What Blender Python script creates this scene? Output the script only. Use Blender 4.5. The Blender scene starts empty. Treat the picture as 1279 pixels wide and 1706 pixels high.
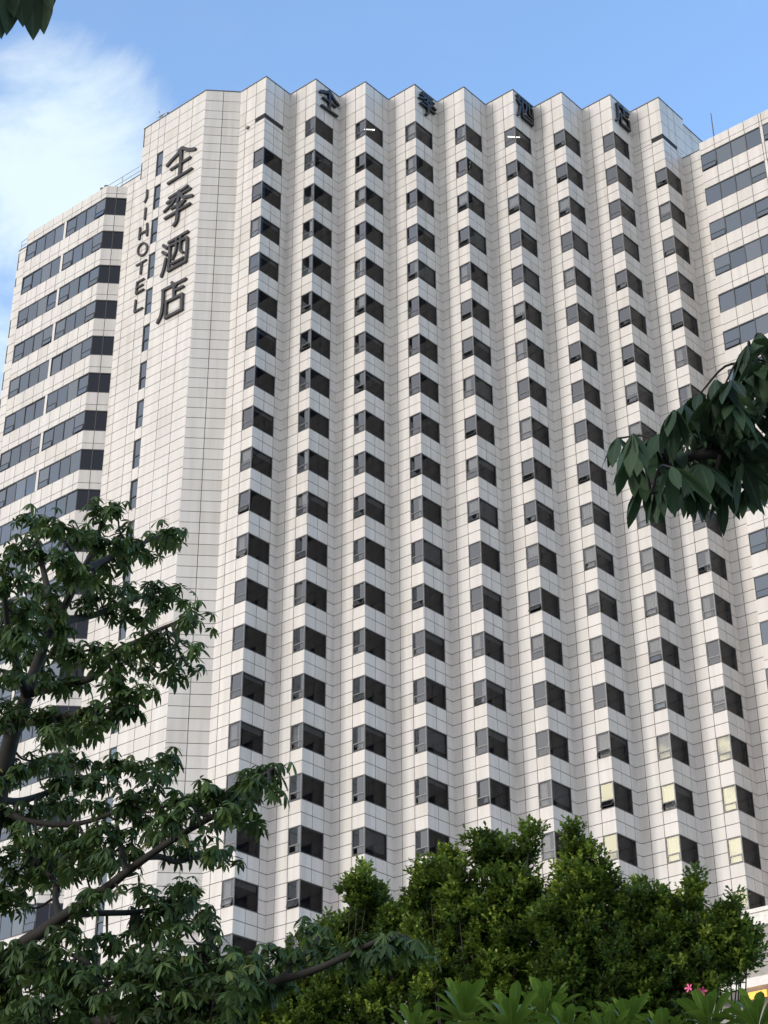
import bpy, math, random
import numpy as np
from mathutils import Matrix, Vector

SC = bpy.context.scene
COL = SC.collection
rnd = random.Random(7)
rng = np.random.default_rng(7)

# ------------------------------------------------------------------ camera
ZO = 89.864                                   # height of the first window row's head above the ground
CAM = np.array([0.6465, -97.0461, 1.60])
F_PX = 2980.8
PITCH, ROLL, YAW = 0.5380, -0.0052, 0.0810
PW, PH = 1279, 1706


def cam_axes():
    cy, sy = math.cos(YAW), math.sin(YAW)
    w = np.array([sy * math.cos(PITCH), cy * math.cos(PITCH), math.sin(PITCH)])
    r = np.array([cy, -sy, 0.0])
    u = np.cross(r, w)
    c, s = math.cos(ROLL), math.sin(ROLL)
    return c * r + s * u, -s * r + c * u, w


RIGHT, UP, FWD = cam_axes()
cd = bpy.data.cameras.new('camera')
cam = bpy.data.objects.new('camera', cd)
COL.objects.link(cam)
M = Matrix.Identity(4)
for i in range(3):
    M[i][0], M[i][1], M[i][2], M[i][3] = RIGHT[i], UP[i], -FWD[i], CAM[i]
cam.matrix_world = M
cd.sensor_fit = 'VERTICAL'
cd.sensor_height = 24.0
cd.lens = F_PX / PH * 24.0
cd.clip_start = 0.05
cd.clip_end = 20000
SC.camera = cam


def at(px, py, dist):
    """the point seen at that place of the photograph, dist metres from the camera"""
    d = FWD + (px - PW / 2) / F_PX * RIGHT - (py - PH / 2) / F_PX * UP
    return CAM + dist * d / np.linalg.norm(d)


# ------------------------------------------------------------------ world, sun, exposure
SUN_DIR = np.array([-0.88, -0.43, 0.21])
SUN_DIR = SUN_DIR / np.linalg.norm(SUN_DIR)
SUN_EL = math.asin(SUN_DIR[2])
world = bpy.data.worlds.new('World')
SC.world = world
world.use_nodes = True
nt = world.node_tree
nt.nodes.clear()
N = nt.nodes.new
L = nt.links.new
out = N('ShaderNodeOutputWorld')
bg = N('ShaderNodeBackground')
sky = N('ShaderNodeTexSky')
sky.sky_type = 'NISHITA'
sky.sun_disc = False
sky.sun_elevation = SUN_EL
sky.sun_rotation = math.atan2(SUN_DIR[0], SUN_DIR[1])
sky.altitude = 0
sky.air_density = 1.0
sky.dust_density = 1.6
sky.ozone_density = 1.6
tc = N('ShaderNodeTexCoord')


def vmath(op, a=None, b=None):
    n = N('ShaderNodeVectorMath'); n.operation = op
    for i, v in enumerate((a, b)):
        if v is None: continue
        if isinstance(v, (tuple, list)): n.inputs[i].default_value = v
        else: L(v, n.inputs[i])
    return n


def fmath(op, a=None, b=None, c=None):
    n = N('ShaderNodeMath'); n.operation = op
    for i, v in enumerate((a, b, c)):
        if v is None: continue
        if isinstance(v, (int, float)): n.inputs[i].default_value = v
        else: L(v, n.inputs[i])
    return n.outputs[0]


def smooth(v, lo, hi):
    n = N('ShaderNodeMapRange'); n.interpolation_type = 'SMOOTHSTEP'
    L(v, n.inputs['Value']); n.inputs['From Min'].default_value = lo; n.inputs['From Max'].default_value = hi
    return n.outputs['Result']


def noise(scale, detail, rough, vec, dist=0.0):
    n = N('ShaderNodeTexNoise'); n.inputs['Scale'].default_value = scale
    n.inputs['Detail'].default_value = detail; n.inputs['Roughness'].default_value = rough
    n.inputs['Distortion'].default_value = dist
    L(vec, n.inputs['Vector'])
    return n.outputs['Fac']


def toward(d):
    d = np.array(d) / np.linalg.norm(d)
    return vmath('DOT_PRODUCT', tc.outputs['Generated'], tuple(d)).outputs['Value']


stretch = vmath('MULTIPLY', tc.outputs['Generated'], (1.0, 1.0, 1.7)).outputs[0]
n_big = noise(5.0, 10, 0.58, stretch, 0.35)
n_cloud = noise(7.0, 12, 0.60, stretch, 0.5)
n_thin = noise(2.6, 9, 0.6, stretch, 0.5)
heap = smooth(toward(at(115, 255, 1) - CAM), math.cos(math.radians(5.2)), math.cos(math.radians(0.8)))
pale = smooth(toward(at(-20, 440, 1) - CAM), math.cos(math.radians(8.5)), math.cos(math.radians(1.0)))
bank = fmath('ADD', fmath('ADD', fmath('MULTIPLY', heap, 0.42), fmath('MULTIPLY', pale, 0.46)), fmath('MULTIPLY', fmath('SUBTRACT', n_cloud, 0.5), 3.0))
bank = fmath('ADD', bank, fmath('MULTIPLY', fmath('SUBTRACT', smooth(fmath('MAXIMUM', heap, pale), 0.0, 0.9), 1.0), 0.38))
bank = smooth(bank, -0.05, 1.1)
low = smooth(toward((-0.90, -0.1, 0.42)), 0.55, 0.98)               # bright cloud bank on the sun's side
westc = smooth(fmath('ADD', fmath('MULTIPLY', low, 0.75), fmath('MULTIPLY', fmath('SUBTRACT', n_big, 0.5), 1.4)), 0.2, 0.8)
veil = fmath('MULTIPLY', smooth(n_thin, 0.47, 0.80), 0.15)
south_fill = smooth(fmath('ADD', fmath('MULTIPLY', smooth(toward((-0.45, -0.85, 0.35)), 0.05, 0.75), 0.9), fmath('MULTIPLY', fmath('SUBTRACT', n_big, 0.5), 1.2)), 0.25, 0.8)  # unseen cloud added behind the camera to whiten the ambient light
cover = fmath('MAXIMUM', fmath('MAXIMUM', fmath('MULTIPLY', bank, 0.92), fmath('MULTIPLY', westc, 0.9)), fmath('MAXIMUM', veil, fmath('MULTIPLY', south_fill, 0.9)))
mix = N('ShaderNodeMix'); mix.data_type = 'RGBA'
L(cover, mix.inputs['Factor'])
SKY_BLUE, CLOUD = (0.31, 0.545, 1.0), 1.0
tint = N('ShaderNodeMix'); tint.data_type = 'RGBA'; tint.blend_type = 'MULTIPLY'; tint.inputs['Factor'].default_value = 1.0
L(sky.outputs['Color'], tint.inputs['A']); tint.inputs['B'].default_value = (1.46, 1.56, 1.72, 1)
L(tint.outputs['Result'], mix.inputs['A'])
ccol = N('ShaderNodeMix'); ccol.data_type = 'RGBA'                   # whiter heap ahead, warmer cloud to the west and in the added bank behind
L(fmath('MAXIMUM', heap, pale), ccol.inputs['Factor'])
ccol.inputs['A'].default_value = (2.95, 2.90, 3.02, 1); ccol.inputs['B'].default_value = (2.75, 3.25, 3.5, 1)
L(ccol.outputs['Result'], mix.inputs['B'])
glow = smooth(fmath('ADD', toward((-0.892, -0.30, 0.342)), fmath('MULTIPLY', fmath('SUBTRACT', noise(34, 6, 0.6, stretch, 0.6), 0.5), 0.007)), math.cos(math.radians(4.0)), math.cos(math.radians(1.6)))
mix2 = N('ShaderNodeMix'); mix2.data_type = 'RGBA'                   # sunlit cloud edge close to the sun
L(glow, mix2.inputs['Factor']); L(mix.outputs['Result'], mix2.inputs['A'])
mix2.inputs['B'].default_value = (15, 13.7, 9.6, 1)
L(mix2.outputs['Result'], bg.inputs['Color'])
bg.inputs['Strength'].default_value = 0.15
L(bg.outputs['Background'], out.inputs['Surface'])

sd = bpy.data.lights.new('sun', 'SUN')
sd.energy = 0.84
sd.angle = math.radians(14)
sd.color = (1.0, 0.95, 0.89)
sun = bpy.data.objects.new('sun', sd)
COL.objects.link(sun)
sun.rotation_euler = Vector(-SUN_DIR).to_track_quat('-Z', 'Y').to_euler()
sun.location = (-40, -60, 120)
SC.view_settings.view_transform = 'Standard'
SC.view_settings.look = 'None'
SC.view_settings.gamma = 1
SC.view_settings.exposure = 1.07
SC.cycles.transparent_max_bounces = 12
SC.cycles.max_bounces = 6


# ------------------------------------------------------------------ materials
def new_mat(name):
    m = bpy.data.materials.new(name)
    m.use_nodes = True
    t = m.node_tree
    b = t.nodes['Principled BSDF']
    return m, t, b


def plain(name, col, rough=0.5, metal=0.0, vary=0.12, scale=6.0, spec=0.5):
    """solid colour broken by a little noise"""
    m, t, b = new_mat(name)
    n = t.nodes.new('ShaderNodeTexNoise'); n.inputs['Scale'].default_value = scale; n.inputs['Detail'].default_value = 6
    c = t.nodes.new('ShaderNodeTexCoord'); t.links.new(c.outputs['Object'], n.inputs['Vector'])
    r = t.nodes.new('ShaderNodeValToRGB')
    r.color_ramp.elements[0].position = 0.3; r.color_ramp.elements[1].position = 0.7
    r.color_ramp.elements[0].color = (*[v * (1 - vary) for v in col], 1)
    r.color_ramp.elements[1].color = (*[min(1, v * (1 + vary)) for v in col], 1)
    t.links.new(n.outputs['Fac'], r.inputs['Fac'])
    t.links.new(r.outputs['Color'], b.inputs['Base Color'])
    b.inputs['Roughness'].default_value = rough
    b.inputs['Metallic'].default_value = metal
    b.inputs['Specular IOR Level'].default_value = spec
    return m


def ramp_by_tint(t, stops):
    a = t.nodes.new('ShaderNodeAttribute'); a.attribute_name = 'tint'
    r = t.nodes.new('ShaderNodeValToRGB')
    e = r.color_ramp.elements
    while len(e) < len(stops): e.new(0.5)
    for k, (p, c) in enumerate(stops):
        e[k].position = p; e[k].color = (*c, 1)
    t.links.new(a.outputs['Fac'], r.inputs['Fac'])
    return r.outputs['Color']


def panel_mat():
    m, t, b = new_mat('white cladding panel')
    c = ramp_by_tint(t, [(0, (0.69, 0.655, 0.618)), (0.3, (0.735, 0.708, 0.68)), (0.7, (0.75, 0.72, 0.692)), (1, (0.757, 0.708, 0.695))])
    n = t.nodes.new('ShaderNodeTexNoise'); n.inputs['Scale'].default_value = 1.0; n.inputs['Detail'].default_value = 7
    mp = t.nodes.new('ShaderNodeMapping'); mp.inputs['Scale'].default_value = (2.2, 2.2, 0.14)
    g = t.nodes.new('ShaderNodeTexCoord')
    t.links.new(g.outputs['Object'], mp.inputs['Vector']); t.links.new(mp.outputs[0], n.inputs['Vector'])
    mr = t.nodes.new('ShaderNodeMapRange'); mr.inputs['From Min'].default_value = 0.35; mr.inputs['From Max'].default_value = 0.75
    mr.inputs['To Min'].default_value = 1.0; mr.inputs['To Max'].default_value = 0.83
    t.links.new(n.outputs['Fac'], mr.inputs['Value'])
    x = t.nodes.new('ShaderNodeMix'); x.data_type = 'RGBA'; x.blend_type = 'MULTIPLY'; x.inputs['Factor'].default_value = 1
    t.links.new(c, x.inputs['A']); t.links.new(mr.outputs[0], x.inputs['B'])
    t.links.new(x.outputs['Result'], b.inputs['Base Color'])
    b.inputs['Roughness'].default_value = 0.42
    b.inputs['Specular IOR Level'].default_value = 0.35
    return m


def leaf_mat(name, stops, rough=0.42, trans=0.28, tcol=(0.10, 0.16, 0.03), rib=None):
    m, t, b = new_mat(name)
    c = ramp_by_tint(t, stops)
    if rib:                                   # paler midrib
        a = t.nodes.new('ShaderNodeAttribute'); a.attribute_name = 'rib'
        mr = t.nodes.new('ShaderNodeMapRange'); mr.inputs['From Min'].default_value = 0.80; mr.inputs['From Max'].default_value = 0.97
        x = t.nodes.new('ShaderNodeMix'); x.data_type = 'RGBA'
        t.links.new(a.outputs['Fac'], mr.inputs['Value']); t.links.new(mr.outputs[0], x.inputs['Factor'])
        t.links.new(c, x.inputs['A']); x.inputs['B'].default_value = (*rib, 1)
        c = x.outputs['Result']
    t.links.new(c, b.inputs['Base Color'])
    b.inputs['Roughness'].default_value = rough
    b.inputs['Specular IOR Level'].default_value = 0.28
    tr = t.nodes.new('ShaderNodeBsdfTranslucent')
    tr.inputs['Color'].default_value = (*tcol, 1)
    ms = t.nodes.new('ShaderNodeMixShader'); ms.inputs[0].default_value = trans
    t.links.new(b.outputs[0], ms.inputs[1]); t.links.new(tr.outputs[0], ms.inputs[2])
    t.links.new(ms.outputs[0], t.nodes['Material Output'].inputs['Surface'])
    return m


def glass_mat(name, col, thru, ior=1.55, rough=0.015, thin=(0.45, 0.47, 0.48)):
    """dark tinted pane: mirror by Fresnel over a mix of tinted body and see-through"""
    m, t, b = new_mat(name)
    b.inputs['Base Color'].default_value = (*col, 1)
    b.inputs['Roughness'].default_value = rough
    b.inputs['IOR'].default_value = ior
    if name.startswith('blue'):               # drawn curtains and blinds show faintly behind some panes
        c = ramp_by_tint(t, [(0, col), (0.55, tuple(v * 1.5 for v in col)), (1, (0.085, 0.092, 0.10))])
        t.links.new(c, b.inputs['Base Color'])
        b.inputs['Specular Tint'].default_value = (0.80, 0.91, 1.0, 1)
    if thru > 0:
        tr = t.nodes.new('ShaderNodeBsdfTransparent'); tr.inputs['Color'].default_value = (*thin, 1)
        gl = t.nodes.new('ShaderNodeBsdfGlossy'); gl.inputs['Roughness'].default_value = rough
        gl.inputs['Color'].default_value = (0.95, 0.97, 1, 1)
        fr = t.nodes.new('ShaderNodeFresnel'); fr.inputs['IOR'].default_value = ior
        m1 = t.nodes.new('ShaderNodeMixShader'); m1.inputs[0].default_value = thru
        m2 = t.nodes.new('ShaderNodeMixShader')
        df = t.nodes.new('ShaderNodeBsdfDiffuse'); df.inputs['Color'].default_value = (*col, 1)
        t.links.new(df.outputs[0], m1.inputs[1]); t.links.new(tr.outputs[0], m1.inputs[2])
        t.links.new(fr.outputs[0], m2.inputs[0]); t.links.new(m1.outputs[0], m2.inputs[1]); t.links.new(gl.outputs[0], m2.inputs[2])
        t.links.new(m2.outputs[0], t.nodes['Material Output'].inputs['Surface'])
    return m


def lit(name, col, strength):
    m, t, b = new_mat(name)
    b.inputs['Base Color'].default_value = (*col, 1)
    b.inputs['Emission Color'].default_value = (*col, 1)
    b.inputs['Emission Strength'].default_value = strength
    return m


MT = dict(
    panel=panel_mat(),
    joint=plain('panel joint', (0.075, 0.066, 0.062), 0.8),
    strip_joint=plain('sealant joint', (0.10, 0.1, 0.1), 0.8),
    coping=plain('roof edge trim', (0.13, 0.12, 0.115), 0.5),
    frame=plain('dark aluminium frame', (0.075, 0.077, 0.08), 0.4, 0.3),
    post=plain('grey aluminium frame', (0.17, 0.175, 0.18), 0.4, 0.3),
    glass=glass_mat('tinted room glass', (0.012, 0.013, 0.014), 0.88, 2.5, thin=(0.80, 0.82, 0.83)),
    rglass=glass_mat('dark tinted room glass', (0.007, 0.008, 0.012), 0.62, 1.27, thin=(0.66, 0.67, 0.70)),
    bglass=glass_mat('blue tinted ribbon glass', (0.018, 0.025, 0.038), 0.0, 2.5),
    dglass=glass_mat('dark tinted glass', (0.006, 0.009, 0.020), 0.0, 1.45),
    room=plain('dim room plaster', (0.045, 0.045, 0.047), 0.8),
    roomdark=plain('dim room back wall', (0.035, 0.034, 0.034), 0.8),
    curtain=plain('white sheer curtain', (0.72, 0.70, 0.66), 0.8),
    blind=plain('grey roller blind', (0.30, 0.29, 0.28), 0.8),
    roof=plain('roof screed', (0.35, 0.34, 0.32), 0.9),
    sign=plain('dark bronze sign face', (0.030, 0.027, 0.029), 0.4, 0.1),
    signblack=plain('black sign face', (0.012, 0.013, 0.018), 0.4),
    steel=plain('galvanised steel', (0.42, 0.44, 0.46), 0.4, 0.6),
    white=plain('white enamel', (0.78, 0.78, 0.76), 0.4),
    cornice=plain('white cornice paint', (0.78, 0.76, 0.73), 0.6),
    concrete=plain('grey concrete', (0.36, 0.35, 0.33), 0.85, 0, 0.15, 2.0),
    orange=lit('lit orange sign', (1.0, 0.45, 0.05), 0.35),
    tube=lit('lamp tube', (1.0, 0.97, 0.9), 2.2),
    bark=plain('grey brown bark', (0.018, 0.016, 0.014), 0.85, 0, 0.35, 9.0),
    fbark=plain('dark bark', (0.03, 0.026, 0.02), 0.9, 0, 0.35, 9.0),
    pstem=plain('grey green succulent stem', (0.17, 0.18, 0.12), 0.7, 0, 0.25, 14.0),
    petal=plain('pink petal', (0.75, 0.12, 0.30), 0.6, 0, 0.15, 30.0),
    ground=plain('grass and soil', (0.06, 0.085, 0.035), 0.95, 0, 0.4, 0.6),
    paving=plain('grey paving', (0.30, 0.29, 0.27), 0.9, 0, 0.15, 1.5),
    bounce=plain('pale bounce paving', (0.46, 0.45, 0.43), 0.8, 0, 0.1, 0.8),  # for the ground added as a reflector
    asphalt=plain('asphalt', (0.05, 0.05, 0.052), 0.9, 0, 0.2, 3.0),
)
MT['palm_leaf'] = leaf_mat('dark palmate leaf', [(0, (0.020, 0.042, 0.016)), (0.45, (0.044, 0.086, 0.028)), (0.8, (0.088, 0.150, 0.042)), (1, (0.14, 0.15, 0.04))], 0.62, 0.24, (0.09, 0.13, 0.03))
MT['near_leaf'] = leaf_mat('near palmate leaf', [(0, (0.018, 0.036, 0.022)), (0.5, (0.032, 0.066, 0.032)), (1, (0.058, 0.108, 0.046))], 0.58, 0.12, (0.05, 0.09, 0.03), (0.05, 0.085, 0.05))
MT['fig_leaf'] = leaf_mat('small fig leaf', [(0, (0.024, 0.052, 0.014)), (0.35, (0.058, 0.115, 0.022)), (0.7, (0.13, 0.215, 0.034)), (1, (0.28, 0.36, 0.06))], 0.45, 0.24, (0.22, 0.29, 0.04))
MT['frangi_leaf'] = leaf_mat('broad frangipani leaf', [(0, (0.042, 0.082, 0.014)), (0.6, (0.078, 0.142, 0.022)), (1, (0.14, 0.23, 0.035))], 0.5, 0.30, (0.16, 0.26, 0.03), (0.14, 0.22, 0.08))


# ------------------------------------------------------------------ helpers
def base_of(parent):
    return np.array(parent.location) if parent is not None else np.zeros(3)


def empty(name, loc, label=None, cat=None, group=None, kind=None, rz=0.0):
    o = bpy.data.objects.new(name, None)
    COL.objects.link(o)
    o.location = tuple(float(v) for v in loc)
    o.rotation_euler = (0, 0, rz)
    o.empty_display_size = 0.3
    tag(o, label, cat, group, kind)
    return o


def tag(o, label=None, cat=None, group=None, kind=None):
    for k, v in (('label', label), ('category', cat), ('group', group), ('kind', kind)):
        if v: o[k] = v
    return o


class MB:
    """collects polygons with a per-face tint and material slot; build() links them as one mesh object"""
    def __init__(self):
        self.v, self.f, self.t, self.s = [], [], [], []

    def poly(self, pts, tint=0.5, slot=0):
        k = len(self.v)
        self.v.extend([tuple(float(c) for c in p) for p in pts])
        self.f.append(tuple(range(k, k + len(pts))))
        self.t.append(tint); self.s.append(slot)

    def hexa(self, p, tint=0.5, slot=0, skip=()):
        """p: 8 corners, 0-3 front loop, 4-7 back loop"""
        k = len(self.v)
        self.v.extend([tuple(float(c) for c in q) for q in p])
        fs = [(0, 1, 2, 3), (7, 6, 5, 4), (0, 4, 5, 1), (1, 5, 6, 2), (2, 6, 7, 3), (3, 7, 4, 0)]
        for i, f in enumerate(fs):
            if i in skip: continue
            self.f.append(tuple(k + j for j in f)); self.t.append(tint); self.s.append(slot)

    def slab(self, P, u, n, t0, t1, z0, z1, d0, d1, tint=0.5, slot=0, skip=()):
        """box on a vertical plane through P along u: t0..t1 by z0..z1, depth d0 (front) to d1 measured along -n"""
        P = np.array([P[0], P[1]]); u = np.array(u); n = np.array(n)

        def q(t, z, d):
            a = P + u * t - n * d
            return (a[0], a[1], z)
        self.hexa([q(t0, z0, d0), q(t1, z0, d0), q(t1, z1, d0), q(t0, z1, d0), q(t0, z0, d1), q(t1, z0, d1), q(t1, z1, d1), q(t0, z1, d1)], tint, slot, skip)

    def box(self, c, s, tint=0.5, slot=0):
        x, y, z = c; a, b, h = s[0] / 2, s[1] / 2, s[2] / 2
        self.hexa([(x - a, y - b, z - h), (x + a, y - b, z - h), (x + a, y - b, z + h), (x - a, y - b, z + h),
                   (x - a, y + b, z - h), (x + a, y + b, z - h), (x + a, y + b, z + h), (x - a, y + b, z + h)], tint, slot)

    def tube(self, pts, radii, sides=7, tint=0.5, slot=0, cap=True):
        pts = [np.array(p, float) for p in pts]
        k0 = len(self.v)
        prev = None
        for i, p in enumerate(pts):
            d = pts[min(i + 1, len(pts) - 1)] - pts[max(i - 1, 0)]
            d = d / (np.linalg.norm(d) + 1e-9)
            ref = np.array([0, 0, 1.0]) if abs(d[2]) < 0.9 else np.array([1.0, 0, 0])
            a = np.cross(d, ref) if prev is None else prev - d * (prev @ d)
            a /= np.linalg.norm(a) + 1e-9
            prev = a
            b = np.cross(d, a)
            for j in range(sides):
                th = 2 * math.pi * j / sides
                self.v.append(tuple(p + radii[i] * (math.cos(th) * a + math.sin(th) * b)))
        for i in range(len(pts) - 1):
            for j in range(sides):
                j2 = (j + 1) % sides
                self.f.append((k0 + i * sides + j, k0 + i * sides + j2, k0 + (i + 1) * sides + j2, k0 + (i + 1) * sides + j))
                self.t.append(tint); self.s.append(slot)
        if cap:
            self.f.append(tuple(k0 + j for j in reversed(range(sides)))); self.t.append(tint); self.s.append(slot)
            e = k0 + (len(pts) - 1) * sides
            self.f.append(tuple(e + j for j in range(sides))); self.t.append(tint); self.s.append(slot)

    def mesh(self, name, mats, off=(0, 0, 0), smooth=False):
        me = bpy.data.meshes.new(name)
        v = np.array(self.v) - np.array(off)
        me.from_pydata(v.tolist(), [], self.f)
        a = me.attributes.new('tint', 'FLOAT', 'FACE')
        a.data.foreach_set('value', np.array(self.t, dtype=np.float32))
        for m in (mats if isinstance(mats, (list, tuple)) else [mats]): me.materials.append(m)
        me.polygons.foreach_set('material_index', np.array(self.s, dtype=np.int32))
        if smooth: me.polygons.foreach_set('use_smooth', np.ones(len(self.f), dtype=bool))
        me.update()
        return me

    def build(self, name, mats, parent=None, local=False, smooth=False):
        me = self.mesh(name, mats, (0, 0, 0) if local else base_of(parent), smooth)
        return link(name, me, parent)


def link(name, me, parent=None, loc=(0, 0, 0), rz=0.0):
    o = bpy.data.objects.new(name, me)
    COL.objects.link(o)
    o.location = tuple(float(c) for c in loc)
    o.rotation_euler = (0, 0, rz)
    if parent is not None: o.parent = parent
    return o


def spline(pts, n=5):
    """Catmull-Rom through 3-D points"""
    P = [np.array(p, float) for p in pts]
    if len(P) < 3: return P
    P = [2 * P[0] - P[1]] + P + [2 * P[-1] - P[-2]]
    o = []
    for i in range(1, len(P) - 2):
        for k in range(n):
            t = k / n
            o.append(0.5 * (2 * P[i] + (P[i + 1] - P[i - 1]) * t + (2 * P[i - 1] - 5 * P[i] + 4 * P[i + 1] - P[i + 2]) * t * t
                            + (3 * P[i] - P[i - 1] - 3 * P[i + 1] + P[i + 2]) * t ** 3))
    o.append(P[-2])
    return o


def breaks(a, b, step, start=None):
    """a, then every multiple of step from start, then b"""
    start = a if start is None else start
    o = [a]
    k = math.ceil((a - start) / step - 1e-6)
    while True:
        z = start + k * step
        if z >= b - 0.05: break
        if z > a + 0.05: o.append(z)
        k += 1
    o.append(b)
    return o


GAP = 0.042


def panels(mb, P, u, n, tb, zb, holes=(), ends=(0, 0), deep=0.035, slot_joint=1, tints=(0, 1)):
    """cladding on the plane through P along u: a panel per cell of the breaks tb x zb except in holes, over a dark backing"""
    for i in range(len(tb) - 1):
        for j in range(len(zb) - 1):
            t0, t1, z0, z1 = tb[i], tb[i + 1], zb[j], zb[j + 1]
            tm, zm = (t0 + t1) / 2, (z0 + z1) / 2
            if any(h[0] < tm < h[1] and h[2] < zm < h[3] for h in holes): continue
            g0 = 0 if (i == 0 and ends[0] == 0) else GAP / 2
            g1 = 0 if (i == len(tb) - 2 and ends[1] == 0) else GAP / 2
            tt = min(1, max(0, rnd.gauss(0.5, 0.30)))
            tt = tints[0] + tt * (tints[1] - tints[0])
            dz = rnd.uniform(-0.003, 0.003)
            mb.slab(P, u, n, t0 + g0, t1 - g1, z0 + GAP / 2, z1 - GAP / 2, dz, deep, tt, 0, (1,))
            mb.slab(P, u, n, t0, t1, z0, z1, deep - 0.004, deep + 0.12, 0.5, slot_joint, (1,))

# ------------------------------------------------------------------ ground
mb = MB()
mb.poly([(-3000, -3000, 0), (3000, -3000, 0), (3000, 3000, 0), (-3000, 3000, 0)])
tag(mb.build('ground', MT['ground']), kind='structure')
mb = MB()
mb.poly([(-14, -103, 0.004), (16, -103, 0.004), (16, -94.5, 0.004), (-14, -94.5, 0.004)])
tag(mb.build('pavement', MT['paving']), kind='structure')
mb = MB()
mb.poly([(-200, -60, 0.004), (200, -60, 0.004), (200, -47, 0.004), (-200, -47, 0.004)])
tag(mb.build('road', MT['asphalt']), kind='structure')
mb = MB()
mb.poly([(-70, -46, 0.004), (110, -46, 0.004), (110, 60, 0.004), (-70, 60, 0.004)])  # unseen pale ground added to bounce light onto the lower facade
tag(mb.build('bounce_paving', MT['bounce']), kind='structure')

# ------------------------------------------------------------------ the hotel
S_, A_, D_ = 3.6577, 1.8313, 1.7345           # ridge spacing, valley offset along and into the facade
FL = 3.2                                      # storey height
ZT = 6.787 + ZO                               # top of the pleated facade
ZB = -76.0 + ZO                               # foot of the cladding
NC = 9
RI = [np.array([i * S_, 0.0]) for i in range(NC)]
VA = [np.array([(i - 1) * S_ + A_, D_]) for i in range(NC + 1)]


def unit(v):
    v = np.array(v, float)
    return v / np.linalg.norm(v)


UL, UR = unit((-(S_ - A_), D_)), unit((A_, D_))
NL, NR = np.array([-UL[1], UL[0]]), np.array([UR[1], -UR[0]])
if NL[1] > 0: NL = -NL
FW = float(np.hypot(A_, D_))

hotel = empty('hotel_building', (14.6, 4.0, 0), 'tall white panelled hotel with a pleated facade of dark corner windows and two side wings', 'building')
HB = base_of(hotel)

zrows = breaks(ZB, 3.2 + ZO, 0.8, ZO - 80) + [4.4 + ZO, 5.6 + ZO, ZT]
tcols = [0, 0.95, 1.9, FW]
wall = MB()
for i in range(NC):
    vent = i in (0, NC - 1)
    hl, hr = [], []
    for k in range(-1, 22):
        z1 = ZO - FL * k
        if k == -1 and vent:
            hl.append((0, 0.95, z1 - 0.42, z1)); hr.append((0, 1.9, z1 - 0.42, z1)); continue
        hl.append((0, 0.95, z1 - 1.6, z1)); hr.append((0, 1.9, z1 - 1.6, z1))
    zr = sorted(zrows + [ZO + 3.2 - 0.42]) if vent else zrows
    panels(wall, RI[i], UL, NL, tcols, zr, hl)
    panels(wall, RI[i], UR, NR, tcols, zr, hr)
# the main block's end beyond the last pleat
panels(wall, RI[-1] + UR * FW, UR, NR, [0, 0.68], [2.0 + ZO, 3.2 + ZO, 4.4 + ZO, 5.6 + ZO, ZT])
panels(wall, RI[-1] + UR * (FW + 0.68), UR, NR, [0, 1.0, 2.0, 3.0, 4.0, 5.0], [2.0 + ZO, 3.2 + ZO, 4.4 + ZO, 5.6 + ZO, 6.3 + ZO])
wall.build('facade_wall', [MT['panel'], MT['joint']], hotel)

# the sign tower at the left: a narrow flat strip, then the long face
TA = np.array([-4.4075, 1.7345])
TU = np.array([-0.72433, 0.68945])
TN = np.array([-0.68945, -0.72433])
TL = 6.57
tower = MB()
panels(tower, VA[0], (-1, 0), (0, -1), [0, (VA[0][0] - TA[0]) / 2, VA[0][0] - TA[0]], breaks(ZB, 4.8 + ZO, 0.8, ZO - 80) + [5.8 + ZO, ZT], tints=(0, 0.7))
slots = [(4.22, 4.87, 3.34 + ZO - FL * k - 2.25, 3.34 + ZO - FL * k) for k in range(22)]
zt_rows = breaks(ZB, 4.0 + ZO, 0.8, ZO - 80 + 0.14) + [4.94 + ZO, 5.88 + ZO, ZT]
tc_ = [0, 1.36, 2.74, 4.22, 4.87, 5.75, TL]


def with_slot_lines(rows):
    r = list(rows)
    for h in slots:
        for z in (h[2], h[3]):
            j = min(range(len(r)), key=lambda q: abs(r[q] - z))
            if abs(r[j] - z) < 0.3: r[j] = z
            else: r.append(z); r.sort()
    return r


plain_cols = [c for c in tc_ if c <= 4.22]
panels(tower, TA, TU, TN, plain_cols, zt_rows, ends=(0, 1))
panels(tower, TA, TU, TN, [4.22, 4.87], with_slot_lines(zt_rows), slots, ends=(1, 1))
panels(tower, TA, TU, TN, [4.87, 5.75, TL], zt_rows, ends=(1, 0))
lowrows = breaks(ZB, 2.26 + ZO, 0.8, ZO - 80 + 0.14)
panels(tower, TA, TU, TN, [TL, 7.2, 7.85], lowrows, ends=(0, 0))
panels(tower, TA, TU, TN, [7.85, 8.7, 9.6], [1.0 + ZO, 1.74 + ZO, 2.26 + ZO])
TBk = TA + TU * TL
panels(tower, TBk, (0.689, 0.724), (-0.724, 0.689), [0, 1.5, 3, 4.5, 6], breaks(1.4 + ZO, ZT, 0.8, ZO - 80 + 0.14))
tower.build('tower_wall', [MT['panel'], MT['joint']], hotel)

# left wing
LC = TA + TU * 7.85
LD = LC + np.array([-1.56, 0.0])
LZ = 0.66 + ZO                                # head of the first ribbon window
LH = 1.66
wing = MB()
KL = range(0, 22)


def spandrels(mb, P, u, n, tb, top_first, head, height, ks, split, ends=(0, 0)):
    """bands of cladding between the ribbon windows, each split into a tall and a low panel"""
    panels(mb, P, u, n, tb, [head, head + 0.42, top_first], ends=ends)
    for k in ks:
        zb_ = head - FL * k - height
        nxt = head - FL * (k + 1)
        panels(mb, P, u, n, tb, [nxt, nxt + (zb_ - nxt) * split, zb_], ends=ends)


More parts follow.
